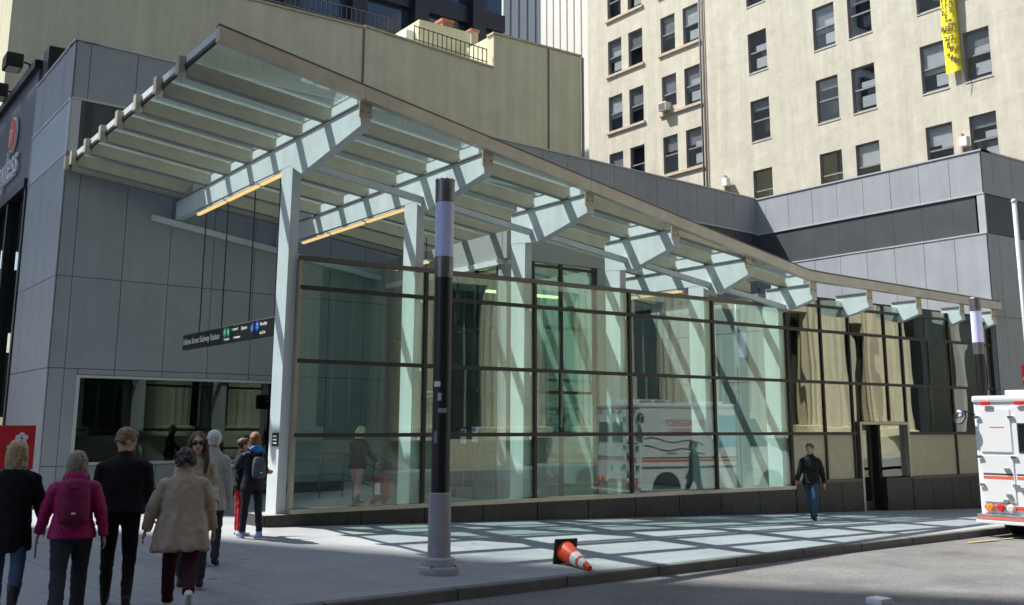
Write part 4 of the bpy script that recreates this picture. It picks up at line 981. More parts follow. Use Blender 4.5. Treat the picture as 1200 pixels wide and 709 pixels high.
for y, z in ((0.62, 1.38), (0.62, 0.86), (0.9, 1.0), (1.42, 1.0), (0.55, 0.74)):
    tp('latch', (-0.03, 0.003, -y-0.05, -y+0.05, z-0.035, z+0.035), 'truck_grey', None, 0.01)
rp('lettering_plate', 1.02, 1.18, 1.62, 1.66, 'truck_red', t=0.03); rp('lettering_plate', 0.32, 0.62, 2.24, 2.255, 'truck_stripe', t=0.026)
bp = tp('bumper', (-0.14, 0.06, -2.32, 0.02, 0.36, 0.47), 'truck_grey', None, 0.02); tp('bumper_band', (-0.146, -0.141, -2.30, 0.0, 0.385, 0.42), 'truck_stripe', bp)
tp('tread_plate', (-0.20, 0.0, -2.32, 0.02, 0.29, 0.355), 'truck_white', None, 0.01)
# corner mirror with arm
bm = BM(); tube(bm, [(-0.02, -0.05, 2.5), (-0.10, 0.12, 2.58), (-0.12, 0.24, 2.52)], 0.018, 8); arm = part('mirror_arm', bm, 'tyre', trk, M=TM, smooth=True)
bm = BM(); ball(bm, (0, 0, 0), (0.07, 0.13, 0.17), 16, Matrix.Rotation(0.5, 4, 'X')); part('mirror', bm, 'tyre', arm, True, M=TM @ Matrix.Translation((-0.11, 0.24, 2.46)))
bm = BM(); ball(bm, (0, 0, 0), (0.05, 0.115, 0.15), 16, Matrix.Rotation(0.5, 4, 'X')); part('mirror_face', bm, 'chrome', arm, True, M=TM @ Matrix.Translation((-0.155, 0.24, 2.46)))
# kerb side
tp('stripe', (0.12, 4.1, 0.001, 0.005, 1.19, 1.26), 'truck_stripe', bd); tp('dark_stripe', (0.12, 4.1, 0.001, 0.005, 1.29, 1.325), 'truck_dark', bd)
tp('rub_rail', (0.12, 4.1, 0.001, 0.02, 1.02, 1.06), 'truck_grey', bd)
tp('poster', (3.0, 4.05, 0.001, 0.008, 1.62, 2.55), 'poster_blue', bd)
MK = TM @ Matrix.Rotation(PI, 4, 'Z') @ Matrix.Rotation(PI/2, 4, 'X')
text('lettering', 'EMERGENCY', 0.26, 'truck_red', bd, TM @ Matrix.Translation((1.7, 0.006, 2.32)) @ Matrix.Rotation(PI, 4, 'Z') @ Matrix.Rotation(PI/2, 4, 'X'), 0.002)
text('lettering', 'RESPONSE', 0.26, 'truck_red', bd, TM @ Matrix.Translation((1.7, 0.006, 2.05)) @ Matrix.Rotation(PI, 4, 'Z') @ Matrix.Rotation(PI/2, 4, 'X'), 0.002)
for k, (z, h) in enumerate(((1.86, 0.25), (1.62, 0.3))):
    bm = BM(); tube(bm, [(0.2+0.28*i, 0.004, z-h*0.25*i*0.25+0.06*math.sin(i*1.3+k)) for i in range(9)], 0.014, 6); part('swoosh', bm, 'truck_dark', bd, M=TM)
for w_, x_ in (('Disaster', 2.0), ('Services', 1.2)): text('lettering', w_, 0.11, 'truck_dark', bd, TM @ Matrix.Translation((x_, 0.006, 1.44)) @ Matrix.Rotation(PI, 4, 'Z') @ Matrix.Rotation(PI/2, 4, 'X'), 0.002)
# cab
bm = BM()
prism(bm, [(4.15, 0.42), (4.15, 2.66), (4.55, 2.66), (5.25, 1.62), (5.95, 1.42), (6.05, 0.9), (6.0, 0.42)], lambda p: Vector((p[0], -2.15, p[1])), lambda p: Vector((p[0], -0.12, p[1])))
cb_ = part('cab', bm, 'truck_white', trk, bevel=0.04, M=TM)
bm = BM(); prism(bm, [(4.30, 1.62), (4.30, 2.45), (4.60, 2.45), (5.08, 1.72), (5.05, 1.62)], lambda p: Vector((p[0], -0.119, p[1])), lambda p: Vector((p[0], -0.112, p[1]))); part('side_window', bm, 'dark_glass', cb_, M=TM)
bm = BM(); hexa(bm, [Vector(p) for p in ((5.22, -2.0, 1.68), (5.22, -0.27, 1.68), (5.235, -0.27, 1.69), (5.235, -2.0, 1.69), (4.62, -2.0, 2.58), (4.62, -0.27, 2.58), (4.64, -0.27, 2.585), (4.64, -2.0, 2.585))]); part('windscreen', bm, 'dark_glass', cb_, M=TM)
tp('door_line', (4.28, 5.15, -0.118, -0.114, 0.60, 0.612), 'sash_grey', cb_); tp('door_notice', (4.5, 5.0, -0.118, -0.112, 0.95, 1.4), 'sign_white', cb_)
tp('front_bumper', (6.0, 6.2, -2.2, -0.07, 0.42, 0.65), 'truck_grey', None, 0.03)
for y in (-0.45, -1.8): tp('headlight', (6.02, 6.06, y-0.15, y+0.15, 0.85, 1.1), 'lens_clear', cb_)
for x in (1.05-0.2, 5.05):
    for y in (-0.30, -2.0):
        bm = BM(); lathe(bm, [(0.30, -0.14), (0.39, -0.12), (0.405, 0), (0.39, 0.12), (0.30, 0.14)], n=28, M=Matrix.Rotation(PI/2, 4, 'X')); wh = part('wheel', bm, 'tyre', trk, True, M=TM @ Matrix.Translation((x+0.15, y, 0.40)))
        bm = BM(); lathe(bm, [(0.22, -0.145), (0.22, 0.145)], n=20, M=Matrix.Rotation(PI/2, 4, 'X')); part('rim', bm, 'truck_grey', wh, M=TM @ Matrix.Translation((x+0.15, y, 0.40)))
for x in (1.0, 5.2):
    bm = BM(); pl_ = [(x+0.52*math.cos(PI*k/14), 0.40+0.50*math.sin(PI*k/14)) for k in range(15)]
    y_ = 0.0 if x < 2 else -0.118
    prism(bm, pl_, lambda p: Vector((p[0], y_-0.2, p[1])), lambda p: Vector((p[0], y_+0.004, p[1]))); part('wheel_arch', bm, 'tyre', bd if x < 2 else cb_, M=TM)
tp('chassis', (0.1, 5.9, -1.9, -0.4, 0.28, 0.42), 'tyre')

# ------------------------------------------------------------------ signs, bollard
p = at(1194, 300, X=24.6)
sp = thing('sign_post', 'slim grey pole with red parking sign beyond the truck', 'sign post', (p.x, p.y, G(p.x, p.y)))
zt_ = at(1195, 235, X=p.x).z; z0, z1 = at(1197, 452, X=p.x).z, at(1197, 428, X=p.x).z
bm = BM(); tube(bm, [(p.x, p.y, G(p.x, p.y)), (p.x, p.y, zt_)], 0.055, 12); part('pole', bm, 'trim_light', sp, True)
bm = BM(); ball(bm, (p.x, p.y, zt_), 0.075, 12); part('cap', bm, 'trim_light', sp, True)
sb = bpart('board', (p.x-0.08, p.x-0.06, p.y-0.10, p.y+0.14, z0, z1), 'sign_red', sp); bpart('panel', (p.x-0.084, p.x-0.081, p.y-0.07, p.y+0.11, z0+0.12, z0+0.2), 'sign_white', sb)
p = at(1030, 700, Z=0.55); zr = R_(p.x, p.y)
bo = thing('bollard', 'pale grey square post standing in the roadway shade', 'bollard', (p.x, p.y, zr))
bpart('post', (p.x-0.06, p.x+0.06, p.y-0.06, p.y+0.06, zr, 0.50), 'white_plastic', bo, 0.012); bpart('cap', (p.x-0.07, p.x+0.07, p.y-0.07, p.y+0.07, 0.501, 0.55), 'white_plastic', bo, 0.015)
# red placard on a stand at far left
pz = gg(4, 645)
rs = thing('red_placard', 'red placard with white flower mark on a stand by the grey flank', 'sign', pz)
dirp = Vector((math.cos(math.radians(78)), math.sin(math.radians(78)), 0)); MP = Matrix.Translation(pz) @ Matrix.Rotation(math.radians(-12), 4, 'Z')
zA = 1.75-pz.z; zB = 1.15-pz.z
pb2 = bpart('board', (-0.45, 0.27, -0.02, 0.02, zB, zA), 'sign_red', rs, 0.006, MP)
for k in range(5):
    a = 2*PI*k/5+0.3; bm = BM(); ball(bm, (0.10+0.05*math.cos(a), -0.024, zA-0.18+0.05*math.sin(a)), (0.036, 0.004, 0.036), 12); part('petal', bm, 'sign_white', pb2, M=MP)
bpart('mark_bar', (-0.08, 0.14, -0.026, -0.021, zA-0.30, zA-0.275), 'sign_white', pb2, M=MP)
bm = BM(); tube(bm, [(0, 0, 0), (0, 0, zB)], 0.02, 10); part('stand', bm, 'black_metal', rs, M=MP)
bpart('foot', (-0.2, 0.2, -0.2, 0.2, 0.0, 0.03), 'black_metal', rs, 0.006, MP)

# ------------------------------------------------------------------ people
def cloth(name, col, rough=0.85, var=0.15, scale=7): return mat(name, col, rough, var=var, scale=scale, bump=0.25, bscale=120, spec=0.2, obj=True)
mat('skin', (0.52, 0.30, 0.21), 0.55, var=0.06, scale=20, spec=0.35, obj=True)
MATS['skin'].node_tree.nodes['Principled BSDF'].inputs['Subsurface Weight'].default_value = 0.1
mat('lips', (0.40, 0.14, 0.12), 0.5, var=0); mat('eye_white', (0.75, 0.74, 0.72), 0.2, var=0); mat('iris', (0.03, 0.02, 0.015), 0.15, var=0)
def hairmat(name, col):
    m, t, o = newmat(name); L = t.links.new; N = t.nodes.new
    p = N('ShaderNodeBsdfPrincipled'); p.inputs['Roughness'].default_value = 0.42; p.inputs['Specular IOR Level'].default_value = 0.35; L(p.outputs[0], o.inputs[0])
    tc = N('ShaderNodeTexCoord'); mp = N('ShaderNodeMapping'); mp.inputs['Scale'].default_value = (90, 90, 7); L(tc.outputs['Object'], mp.inputs['Vector'])
    n = N('ShaderNodeTexNoise'); n.inputs['Scale'].default_value = 1.0; n.inputs['Detail'].default_value = 4; L(mp.outputs[0], n.inputs['Vector'])
    mr = N('ShaderNodeMapRange'); mr.inputs['From Min'].default_value = 0.3; mr.inputs['From Max'].default_value = 0.7; mr.inputs['To Min'].default_value = 0.45; mr.inputs['To Max'].default_value = 1.5; L(n.outputs['Fac'], mr.inputs['Value'])
    vm = N('ShaderNodeVectorMath'); vm.operation = 'SCALE'; vm.inputs[0].default_value = col; L(mr.outputs[0], vm.inputs['Scale']); L(vm.outputs[0], p.inputs['Base Color'])
    b = N('ShaderNodeBump'); b.inputs['Strength'].default_value = 0.8; b.inputs['Distance'].default_value = 0.01; L(n.outputs['Fac'], b.inputs['Height']); L(b.outputs[0], p.inputs['Normal'])
hairmat('hair_blond', (0.42, 0.32, 0.19)); hairmat('hair_ash', (0.26, 0.215, 0.165)); hairmat('hair_brown', (0.075, 0.042, 0.026)); hairmat('hair_sandy', (0.20, 0.125, 0.07))
hairmat('hair_dark', (0.03, 0.022, 0.018)); hairmat('hair_greybrown', (0.055, 0.047, 0.042)); hairmat('hair_white', (0.62, 0.60, 0.56)); hairmat('hair_auburn', (0.20, 0.085, 0.035)); hairmat('hair_platinum', (0.62, 0.54, 0.36))

def person(label, loc, heading, H, jacket, trousers, shoes, hair, style, hipL=0, kneeL=0, hipR=0, kneeR=0, armL=(0, 8, 10), armR=(0, 8, 10), lean=0, yaw=0, nod=0,
           hem=0.86, flare=1.0, bulk=1.0, hood=None, boots=False, collar=True, glasses=False, leg=1.0, seed=0.0, group=None, inL=0.0, inR=0.0, skirtlike=False):
    s = H/1.75; R = math.radians
    root = thing('person', label, 'person', loc, heading-PI/2, group); M = WM[root]
    ln = R(lean)
    def legp(sx, a, k):
        a, k = R(a), R(k); hip = Vector((sx*0.092, 0, 0))
        kn = hip+Vector((sx*0.012, 0.43*math.sin(a), -0.43*math.cos(a))); an = kn+Vector((0, 0.42*math.sin(a-k), -0.42*math.cos(a-k))); return hip, kn, an, a-k
    L_, R__ = legp(-1, hipL, kneeL), legp(1, hipR, kneeR)
    low = min(L_[2].z-0.10*max(0, -math.sin(L_[3]))*1.2, R__[2].z-0.10*max(0, -math.sin(R__[3]))*1.2)
    pz_ = 0.085-low; P = Vector((0, 0, pz_))
    legs = [[P+q for q in t[:3]]+[t[3]] for t in (L_, R__)]
    up = Vector((0, math.sin(ln), math.cos(ln))); fw = Vector((0, math.cos(ln), -math.sin(ln))); rt = Vector((1, 0, 0))
    def tor(h, y=0.0, x=0.0): return P+up*h+fw*y+rt*x
    arms = []
    for sx, (fl, ab, el), inw in ((-1, armL, inL), (1, armR, inR)):
        sh = tor(0.430, -0.008, sx*0.168*bulk); f, a, e = R(fl), R(ab), R(el)
        d1 = (rt*sx*math.sin(a)+fw*math.sin(f)*math.cos(a)-up*math.cos(f)*math.cos(a)).normalized(); elb = sh+d1*0.285
        f2 = f+e; d2 = (rt*sx*(math.sin(a)*0.6-inw)+fw*math.sin(f2)-up*math.cos(f2)).normalized(); wr = elb+d2*0.245
        arms.append((sh, elb, wr, d2, sx))
    nb = tor(0.525, -0.005); hc = nb+up*0.138+fw*0.03
    hm = Matrix.Translation(hc) @ Matrix.Rotation(-ln, 4, 'X') @ Matrix.Rotation(R(yaw), 4, 'Z') @ Matrix.Rotation(-R(nod), 4, 'X') @ Matrix.Scale(1.07, 4)
    S = Matrix.Scale(s, 4)
    def fin(me): me.transform(S); return me
    # body: one continuous skin surface
    bm = BM()
    loft(bm, [(tor(h), rt*rx, fw*ry) for h, rx, ry in ((-0.10, 0.11, 0.08), (0.0, 0.145, 0.10), (0.15, 0.125, 0.09), (0.33, 0.145, 0.10), (0.45, 0.15, 0.085), (0.51, 0.08, 0.06))])
    tube(bm, [tor(0.48), nb, hm @ Vector((0, -0.015, -0.04))], [0.06, 0.055, 0.055], 12)
    ball(bm, (0, 0, 0), 1, 20, hm @ Matrix.Translation((0, -0.012, 0.02)) @ Matrix.Diagonal((0.077, 0.095, 0.098, 1)))
    ball(bm, (0, 0, 0), 1, 16, hm @ Matrix.Translation((0, 0.022, -0.045)) @ Matrix.Diagonal((0.058, 0.066, 0.072, 1)))
    ball(bm, (0, 0, 0), 1, 12, hm @ Matrix.Translation((0, 0.062, -0.095)) @ Matrix.Diagonal((0.026, 0.022, 0.02, 1)))
    tube(bm, [hm @ Vector((0, 0.078, 0.012)), hm @ Vector((0, 0.096, -0.022)), hm @ Vector((0, 0.100, -0.034))], [0.010, 0.013, 0.017], 8)
    tube(bm, [hm @ Vector((-0.045, 0.066, 0.026)), hm @ Vector((0, 0.084, 0.03)), hm @ Vector((0.045, 0.066, 0.026))], 0.012, 8)
    for sx in (-1, 1): ball(bm, (0, 0, 0), 1, 10, hm @ Matrix.Translation((sx*0.077, -0.01, -0.012)) @ Matrix.Diagonal((0.012, 0.022, 0.033, 1)))
    for hip, kn, an, _ in legs: tube(bm, [hip, (hip+kn)/2, kn, kn+(an-kn)*0.35, an], [0.075, 0.066, 0.05, 0.05, 0.035], 12)
    for sh, elb, wr, d2, sx in arms:
        tube(bm, [sh, (sh+elb)/2, elb, elb+(wr-elb)*0.3, wr], [0.05, 0.043, 0.036, 0.037, 0.026], 10)
        n_ = d2.cross(rt).normalized() if abs(d2.dot(rt)) < 0.95 else fw; sd = n_.cross(d2).normalized()   # sd: across palm thickness ; n_: palm width
        pc = wr+d2*0.045
        wv = d2.cross(sd).normalized()
        loft(bm, [(wr+d2*0.0, sd*0.018, wv*0.024), (pc, sd*0.016, wv*0.038), (wr+d2*0.095, sd*0.013, wv*0.038)], 12)
        inn = -rt*sx
        for k, (o_, ln_) in enumerate(((-0.030, 0.064), (-0.010, 0.074), (0.011, 0.070), (0.030, 0.055))):
            b0 = wr+d2*0.088+wv*o_; c1 = b0+d2*ln_*0.5+inn*0.004; c2 = c1+(d2*0.8+inn*0.55).normalized()*ln_*0.5
            tube(bm, [b0, c1, c2], [0.0095, 0.009, 0.0075], 8)
        front = wv if wv.dot(fw) > 0 else -wv
        tube(bm, [wr+d2*0.03+front*0.025, wr+d2*0.055+front*0.052+inn*0.01, wr+d2*0.09+front*0.056+inn*0.018], [0.012, 0.011, 0.009], 8)
    body = link('body', fin(remeshed(bm, 'body', 0.0085, 2)), 'skin', root, M)
    # face
    for sx in (-1, 1):
        bm = BM(); ball(bm, (0, 0, 0), 1, 12, hm @ Matrix.Translation((sx*0.031, 0.070, 0.006)) @ Matrix.Diagonal((0.014, 0.012, 0.009, 1))); e = link('eye', fin(tomesh(bm, 'eye', True)), 'eye_white', body, M)
        bm = BM(); ball(bm, (0, 0, 0), 1, 10, hm @ Matrix.Translation((sx*0.031, 0.079, 0.006)) @ Matrix.Diagonal((0.006, 0.005, 0.006, 1))); link('iris', fin(tomesh(bm, 'iris', True)), 'iris', e, M)
        bm = BM(); tube(bm, [hm @ Vector((sx*0.014, 0.086, 0.028)), hm @ Vector((sx*0.032, 0.081, 0.034)), hm @ Vector((sx*0.05, 0.068, 0.028))], 0.0045, 6); link('brow', fin(tomesh(bm, 'brow', True)), hair, body, M)
    bm = BM(); ball(bm, (0, 0, 0), 1, 12, hm @ Matrix.Translation((0, 0.083, -0.063)) @ Matrix.Diagonal((0.023, 0.009, 0.008, 1))); link('mouth', fin(tomesh(bm, 'mouth', True)), 'lips', body, M)
    if glasses:
        bm = BM()
        for sx in (-1, 1):
            ball(bm, (0, 0, 0), 1, 14, hm @ Matrix.Translation((sx*0.034, 0.088, 0.004)) @ Matrix.Diagonal((0.03, 0.010, 0.022, 1)))
            tube(bm, [hm @ Vector((sx*0.062, 0.085, 0.01)), hm @ Vector((sx*0.083, 0.0, 0.008))], 0.004, 6)
        tube(bm, [hm @ Vector((-0.01, 0.096, 0.008)), hm @ Vector((0.01, 0.096, 0.008))], 0.004, 6)
        link('sunglasses', fin(tomesh(bm, 'sunglasses', True)), 'dark_glass', root, M)
    # hair
    bm = BM()
    top = hm @ Matrix.Translation((0, -0.026, 0.036))
    ball(bm, (0, 0, 0), 1, 20, top @ Matrix.Diagonal((0.090, 0.098, 0.095, 1)))
    def hl(pts): loft(bm, [(hm @ Vector((0, y, z)), hm.to_3x3() @ Vector((rx, 0, 0)), hm.to_3x3() @ Vector((0, ry, 0))) for y, z, rx, ry in pts])
    if style == 'short': hl([(-0.045, -0.05, 0.072, 0.055), (-0.04, 0.0, 0.083, 0.066), (-0.03, 0.05, 0.088, 0.085)]); ball(bm, (0, 0, 0), 1, 12, hm @ Matrix.Translation((0, 0.028, 0.092)) @ Matrix.Diagonal((0.062, 0.045, 0.034, 1)))
    if style == 'bob': hl([(-0.045, -0.155, 0.085, 0.055), (-0.045, -0.10, 0.108, 0.075), (-0.04, -0.03, 0.106, 0.082), (-0.03, 0.05, 0.097, 0.092)])
    if style == 'medium': hl([(-0.055, -0.22, 0.07, 0.04), (-0.05, -0.14, 0.098, 0.06), (-0.045, -0.04, 0.100, 0.075), (-0.03, 0.05, 0.093, 0.09)])
    if style == 'long':
        hl([(-0.065, -0.33, 0.075, 0.03), (-0.06, -0.2, 0.11, 0.05), (-0.05, -0.08, 0.105, 0.07), (-0.03, 0.05, 0.095, 0.09)])
        for sx in (-1, 1): tube(bm, [hm @ Vector((sx*0.075, 0.02, 0.04)), hm @ Vector((sx*0.095, 0.03, -0.08)), hm @ Vector((sx*0.10, 0.055, -0.2)), hm @ Vector((sx*0.09, 0.075, -0.32))], [0.025, 0.033, 0.035, 0.02], 10)
    if style == 'curly':
        for k in range(46):
            a = random.uniform(0, 2*PI); zz = random.uniform(-0.05, 0.12); rr = math.sqrt(max(0.05, 1-(zz/0.13)**2 if zz > 0 else 1))
            q = Vector((0.085*rr*math.cos(a), -0.03+0.088*rr*math.sin(a), zz))
            if q.y > 0.035 and zz < 0.06: continue
            ball(bm, (0, 0, 0), 1, 8, hm @ Matrix.Translation(q) @ Matrix.Diagonal((0.026, 0.026, 0.026, 1)))
    link('hair', fin(remeshed(bm, 'hair', 0.008, 1, fold=0.010, fscale=34 if style != 'curly' else 45, seed=seed)), hair, root, M)
    # jacket
    hemz = hem*1.0-0.95
    bm = BM(); b_ = bulk
    fl = flare
    hw_ = max(1.0, leg*0.86)
    rings = [(hemz, 0.200*b_*fl*hw_, 0.150*b_*fl*hw_), (hemz+0.02, 0.203*b_*fl*hw_, 0.153*b_*fl*hw_), (0.02, 0.188*b_*(1+(fl-1)*0.7)*hw_, 0.138*b_*(1+(fl-1)*0.7)*hw_), (0.14, 0.170*b_*(1+(fl-1)*0.62)*(1+(hw_-1)*0.45), 0.124*b_*(1+(fl-1)*0.62)*(1+(hw_-1)*0.45)), (0.30, 0.182*b_*(1+(fl-1)*0.3), 0.122*b_*(1+(fl-1)*0.3)), (0.40, 0.188*b_, 0.114*b_), (0.455, 0.168*b_, 0.100*b_), (0.492, 0.125*b_, 0.085*b_), (0.525, 0.084, 0.076), (0.552, 0.070, 0.068)]
    rings = [r_ for r_ in rings if r_[0] >= hemz]
    rings.sort()
    loft(bm, [(tor(h, -0.004), rt*rx, fw*ry) for h, rx, ry in rings], 24)
    if collar: loft(bm, [(nb-up*0.02, rt*0.082, fw*0.078), (nb+up*0.03, rt*0.078, fw*0.074), (nb+up*0.042, rt*0.068, fw*0.062)], 16)
    for sh, elb, wr, d2, sx in arms:
        sh2 = sh-rt*sx*0.035+up*0.0
        tube(bm, [sh2, sh+(elb-sh)*0.10, (sh+elb)/2, elb, (elb+wr)/2, wr+d2*0.012], [0.060*b_, 0.070*b_, 0.066*b_, 0.059*b_, 0.054*b_, 0.047*b_], 14)
    jk = link('jacket', fin(remeshed(bm, 'jacket', 0.013, 4, fold=0.018, fscale=8.5, seed=seed, drape=(1.15, 0.75) if fl > 1.2 else None)), jacket, root, M)
    if hood:
        bm = BM(); ball(bm, (0, 0, 0), 1, 16, Matrix.Translation(nb-fw*0.075-up*0.01) @ Matrix.Diagonal((0.125, 0.075, 0.08, 1))); ball(bm, (0, 0, 0), 1, 12, Matrix.Translation(nb-fw*0.03+up*0.03) @ Matrix.Diagonal((0.10, 0.08, 0.035, 1)))
        link('hood', fin(remeshed(bm, 'hood', 0.012, 3, fold=0.012, fscale=14, seed=seed)), hood, root, M)
    # trousers
    bm = BM(); ends = []
    loft(bm, [(P+Vector((0, 0, h)), rt*rx, Vector((0, ry, 0))) for h, rx, ry in ((-0.11, 0.12, 0.10), (-0.04, 0.165, 0.118), (0.04, 0.162, 0.115), (0.12, 0.145, 0.105))], 20)
    for hip, kn, an, ang in legs:
        e = an+(kn-an).normalized()*(0.10 if boots else 0.0)
        tube(bm, [hip+Vector((0, 0, 0.02)), hip+(kn-hip)*0.3, kn, kn+(an-kn)*0.4, e], [0.098*leg, 0.092*leg, 0.067*leg, 0.062*leg, 0.056*leg], 14)
    link('trousers', fin(remeshed(bm, 'trousers', 0.013, 3, fold=0.016, fscale=10, seed=seed+5)), trousers, root, M)
    for hip, kn, an, ang in legs:
        f_ = Vector((0, math.cos(ang), math.sin(ang))); u_ = Vector((0, -math.sin(ang), math.cos(ang)))
        base = an-u_*0.085
        bm = BM()
        loft(bm, [(base-f_*0.065+u_*0.03, rt*0.026, u_*0.028), (base-f_*0.05+u_*0.045, rt*0.036, u_*0.044), (base+f_*0.0+u_*0.055, rt*0.041, u_*0.054), (base+f_*0.07+u_*0.042, rt*0.044, u_*0.041), (base+f_*0.14+u_*0.030, rt*0.045, u_*0.029), (base+f_*0.185+u_*0.023, rt*0.03, u_*0.02)], 16)
        tube(bm, [an-u_*0.03, an+(kn-an).normalized()*(0.16 if boots else 0.035)], [0.045, 0.060 if boots else 0.048], 12)
        sh_ = link('boot' if boots else 'shoe', fin(remeshed(bm, 'shoe', 0.008, 2)), shoes, root, M)
    return root, M, dict(P=P*s, tor=lambda h, y=0.0, x=0.0: tor(h, y, x)*s, arms=[(a[2]*s, a[3]) for a in arms], nb=nb*s, s=s)

cloth('wool_black', (0.012, 0.012, 0.013)); cloth('nylon_magenta', (0.33, 0.014, 0.105), 0.5); cloth('denim_dark', (0.035, 0.04, 0.045)); cloth('denim_blue', (0.05, 0.085, 0.15))
cloth('fleece_beige', (0.42, 0.34, 0.265), 0.95); cloth('wine', (0.045, 0.008, 0.016)); cloth('nylon_navy', (0.014, 0.018, 0.028), 0.6); cloth('jacket_char', (0.016, 0.017, 0.018), 0.7); cloth('hood_blue', (0.02, 0.22, 0.55), 0.5); cloth('pink', (0.50, 0.26, 0.22))
cloth('grey_light', (0.42, 0.41, 0.39)); cloth('cream_cloth', (0.42, 0.36, 0.27)); cloth('red_cloth', (0.38, 0.02, 0.03)); cloth('leather_black', (0.015, 0.014, 0.014), 0.4); cloth('trainer_white', (0.6, 0.6, 0.6), 0.5); cloth('trainer_blue', (0.22, 0.30, 0.5), 0.5); cloth('bag_maroon', (0.20, 0.014, 0.065), 0.6); cloth('bag_grey', (0.10, 0.10, 0.105), 0.7)
D = math.radians
# blond woman in black at the far left
pa = gg(3, 722)
r1, M1, i1 = person('blond person in black jacket and blue jeans seen from behind, by the red placard', pa, D(74), 1.72, 'wool_black', 'denim_blue', 'leather_black', 'hair_blond', 'medium', hipL=17, kneeL=6, hipR=-14, kneeR=26, armL=(-8, 10, 14), armR=(8, 16, 22), hem=0.66, flare=1.0, boots=True, seed=1)
pa = gg(76, 725)
r2, M2_, i2 = person('person in magenta hooded jacket and dark grey trousers wearing a backpack', pa, D(77), 1.62, 'nylon_magenta', 'denim_dark', 'leather_black', 'hair_ash', 'bob', hipL=-13, kneeL=20, hipR=15, kneeR=8, armL=(12, 19, 16), armR=(-14, 18, 16), hem=0.84, flare=1.0, bulk=1.08, hood='nylon_magenta', leg=1.28, seed=2)
pa = gg(134, 713)
r3, M3, i3 = person('tall person in black jacket and black trousers with head turned and bowed', pa, D(73), 1.83, 'wool_black', 'wool_black', 'leather_black', 'hair_sandy', 'short', hipL=14, kneeL=5, hipR=-11, kneeR=14, armL=(4, 8, 30), armR=(10, 7, 62), lean=6, yaw=-68, nod=30, hem=0.90, flare=1.04, bulk=1.13, boots=True, seed=3, inL=0.2, inR=0.3)
pa = gg(207, 717)
r4, M4, i4 = person('person in loose beige fleece coat and wine trousers seen from behind', pa, D(72), 1.66, 'fleece_beige', 'wine', 'trainer_white', 'hair_greybrown', 'curly', hipL=12, kneeL=5, hipR=-16, kneeR=36, armL=(-6, 25, 14), armR=(0, 19, 22), lean=4, hem=0.66, flare=1.36, bulk=1.13, leg=1.15, seed=4)
pa = gg(222, 688)
r5, M5, i5 = person('person with long brown hair and sunglasses in cream coat, facing the street', pa, D(252), 1.76, 'cream_cloth', 'denim_dark', 'leather_black', 'hair_brown', 'long', hipL=6, kneeL=4, hipR=-6, kneeR=10, armL=(12, 8, 40), armR=(8, 8, 30), hem=0.74, glasses=True, seed=5)
pa = gg(243, 662)
r6, M6, i6 = person('white haired person in pale grey coat just behind the person with sunglasses', pa, D(60), 1.74, 'grey_light', 'denim_dark', 'leather_black', 'hair_white', 'short', hipL=4, hipR=-4, kneeR=6, hem=0.70, seed=6)
pa = gg(293, 631)
r7, M7, i7 = person('person in navy coat with bright blue hood and small grey rucksack', pa, D(95), 1.66, 'nylon_navy', 'nylon_navy', 'trainer_blue', 'hair_auburn', 'medium', hipL=6, hipR=-5, kneeR=4, armL=(38, 10, 50), armR=(6, 10, 20), hem=0.80, hood='hood_blue', seed=7, inL=0.2)
pa = gg(279, 627)
r8, M8, i8 = person('dark haired person in black jacket and red trousers facing the blue hooded companion', pa, D(-10), 1.56, 'wool_black', 'red_cloth', 'trainer_white', 'hair_brown', 'short', armL=(30, 12, 70), armR=(30, 10, 60), hem=0.82, seed=8)
pa = gg(953, 609)
r9, M9, i9 = person('person in dark jacket and blue jeans walking past the glass wall', pa, D(205), 1.78, 'jacket_char', 'denim_blue', 'leather_black', 'hair_brown', 'short', hipL=22, kneeL=8, hipR=-16, kneeR=30, armL=(-18, 12, 16), armR=(20, 12, 18), hem=0.84, bulk=1.02, seed=9)
pa = Vector((10.35, 20.2, 0.05))
r10, M10, i10 = person('platinum haired person in black jacket and pink trousers behind the glass', pa, D(25), 1.70, 'leather_black', 'pink', 'leather_black', 'hair_platinum', 'bob', hipL=14, kneeL=4, hipR=-10, kneeR=6, armL=(10, 8, 20), armR=(34, 8, 22), lean=6, hem=0.82, boots=True, seed=10)

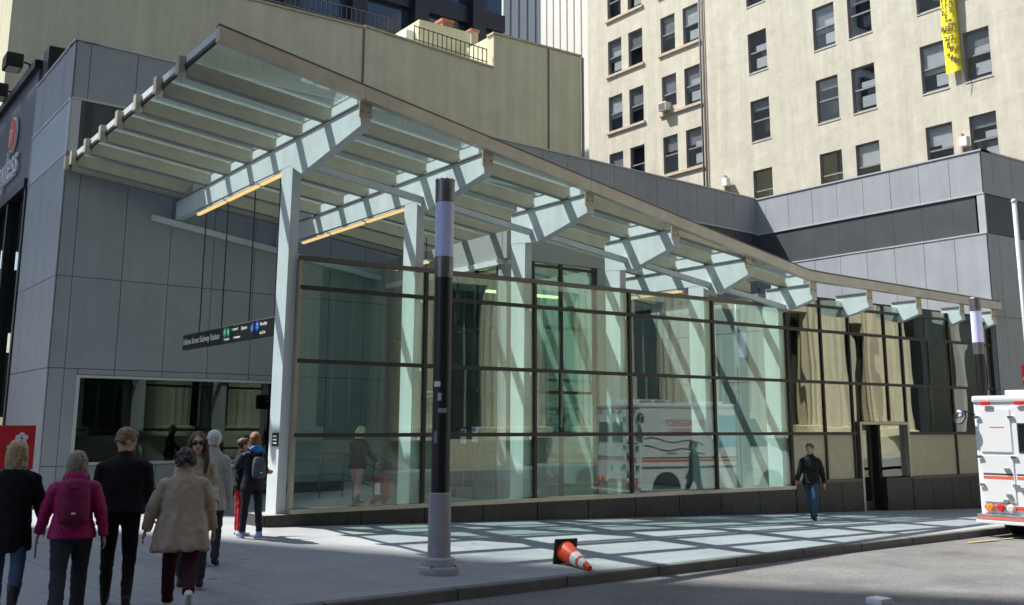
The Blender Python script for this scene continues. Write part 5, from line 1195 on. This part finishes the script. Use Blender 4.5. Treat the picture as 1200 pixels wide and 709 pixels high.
# bags
def rucksack(label, M, info, w_, h_, d_, m, zc_, off):
    o = thing('rucksack', label, 'rucksack', (M @ info['tor'](zc_-h_/2, -off))); s = info['s']
    c = info['tor'](zc_, -off); bm = BM()
    loft(bm, [(c+Vector((0, y, z)), Vector((w_*k, 0, 0)), Vector((0, d_*k2, 0))) for z, k, k2, y in ((-h_/2, 0.80, 0.7, 0), (-h_*0.42, 1.0, 1.0, -0.01), (-h_*0.1, 1.02, 1.05, -0.01), (h_*0.2, 0.95, 0.9, 0), (h_*0.42, 0.75, 0.65, 0.01), (h_*0.5, 0.45, 0.4, 0.02))], 22)
    b = link('bag_body', remeshed(bm, 'bag_body', 0.012, 2, fold=0.008, fscale=14), m, o, M)
    bm = BM(); loft(bm, [(c+Vector((0, -d_*0.85, z)), Vector((w_*0.72*k, 0, 0)), Vector((0, d_*0.5*k, 0))) for z, k in ((-h_*0.38, 0.85), (-h_*0.34, 1.0), (-h_*0.05, 1.0), (0.02, 0.8))], 18); link('pocket', remeshed(bm, 'pocket', 0.01, 2, fold=0.005, fscale=16), m, o, M)
    for z, ww in ((h_*0.22, 0.62), (-h_*0.02, 0.72)):
        bm = BM(); tube(bm, [c+Vector((w_*ww*math.sin(t), -d_*(0.93 if z > 0.05 else 1.3)*math.cos(t), z+0.04*math.cos(t*1.5))) for t in [(-1.2+0.24*i) for i in range(11)]], 0.005, 6); link('zip', tomesh(bm, 'zip', True), 'black_metal', o, M)
    bm = BM(); ball(bm, c+Vector((0, -d_*1.32, -h_*0.24)), (0.025, 0.006, 0.012), 10); link('badge', tomesh(bm, 'badge', True), 'sign_white', o, M)
    for sx in (-1, 1):
        bm = BM(); tube(bm, [c+Vector((sx*w_*0.6, d_*0.3, h_*0.4)), info['tor'](0.50, -0.10, sx*0.10), info['tor'](0.535, -0.02, sx*0.11), info['tor'](0.47, 0.10, sx*0.125)], [0.018, 0.02, 0.02, 0.018], 8); link('strap', tomesh(bm, 'strap', True), 'black_metal', o, M)
rucksack('maroon rucksack on the back of the magenta jacket', M2_, i2, 0.145, 0.44, 0.085, 'bag_maroon', 0.28, 0.20)
rucksack('small grey and black rucksack below the bright blue hood', M7, i7, 0.11, 0.34, 0.07, 'bag_grey', 0.22, 0.19)
# paper in hand
wr, dd = i2['arms'][0]
pp = bpart('folded_paper', (-0.008, 0.008, -0.05, 0.06, -0.16, 0.02), 'grey_light', None, 0.003, M2_ @ Matrix.Translation(wr+dd*0.11) @ Matrix.Rotation(0.3, 4, 'X')); tag(pp, 'folded pale paper held in hand beside the magenta jacket', 'paper')
# red shopping trolley
wr, dd = i10['arms'][1]; hw = M10 @ (wr+dd*0.09)
tr_ = thing('shopping_trolley', 'red shopping trolley held by the person behind the glass', 'trolley', (hw.x, hw.y, 0.05)); fwd = Vector((math.cos(D(25)), math.sin(D(25)), 0)); MTt = Matrix.Translation((hw.x, hw.y, 0.05)) @ Matrix.Rotation(D(25), 4, 'Z')
bm = BM(); loft(bm, [((0.14, 0, z), (0.13*k, 0, 0), (0, 0.17*k, 0)) for z, k in ((0.12, 0.9), (0.16, 1.0), (0.45, 1.02), (0.60, 0.98), (0.63, 0.8))], 20); link('bag', remeshed(bm, 'bag', 0.014, 2, fold=0.01, fscale=10), 'red_cloth', tr_, MTt)
bpart('white_print', (0.0, 0.004, -0.07, 0.07, 0.25, 0.5), 'sign_white', tr_, 0.0, MTt)
hh_ = hw.z-0.05
bm = BM(); tube(bm, [(0.02, -0.12, 0.1), (0.01, -0.12, hh_-0.02), (0.0, -0.10, hh_), (0.0, 0.10, hh_), (0.01, 0.12, hh_-0.02), (0.02, 0.12, 0.1)], 0.011, 8); link('handle', tomesh(bm, 'handle', True), 'black_metal', tr_, MTt)
for sy in (-0.15, 0.15):
    bm = BM(); lathe(bm, [(0.07, -0.015), (0.075, 0), (0.07, 0.015)], n=18, M=Matrix.Rotation(PI/2, 4, 'X')); link('wheel', tomesh(bm, 'wheel', True), 'tyre', tr_, MTt @ Matrix.Translation((0.04, sy, 0.075)))
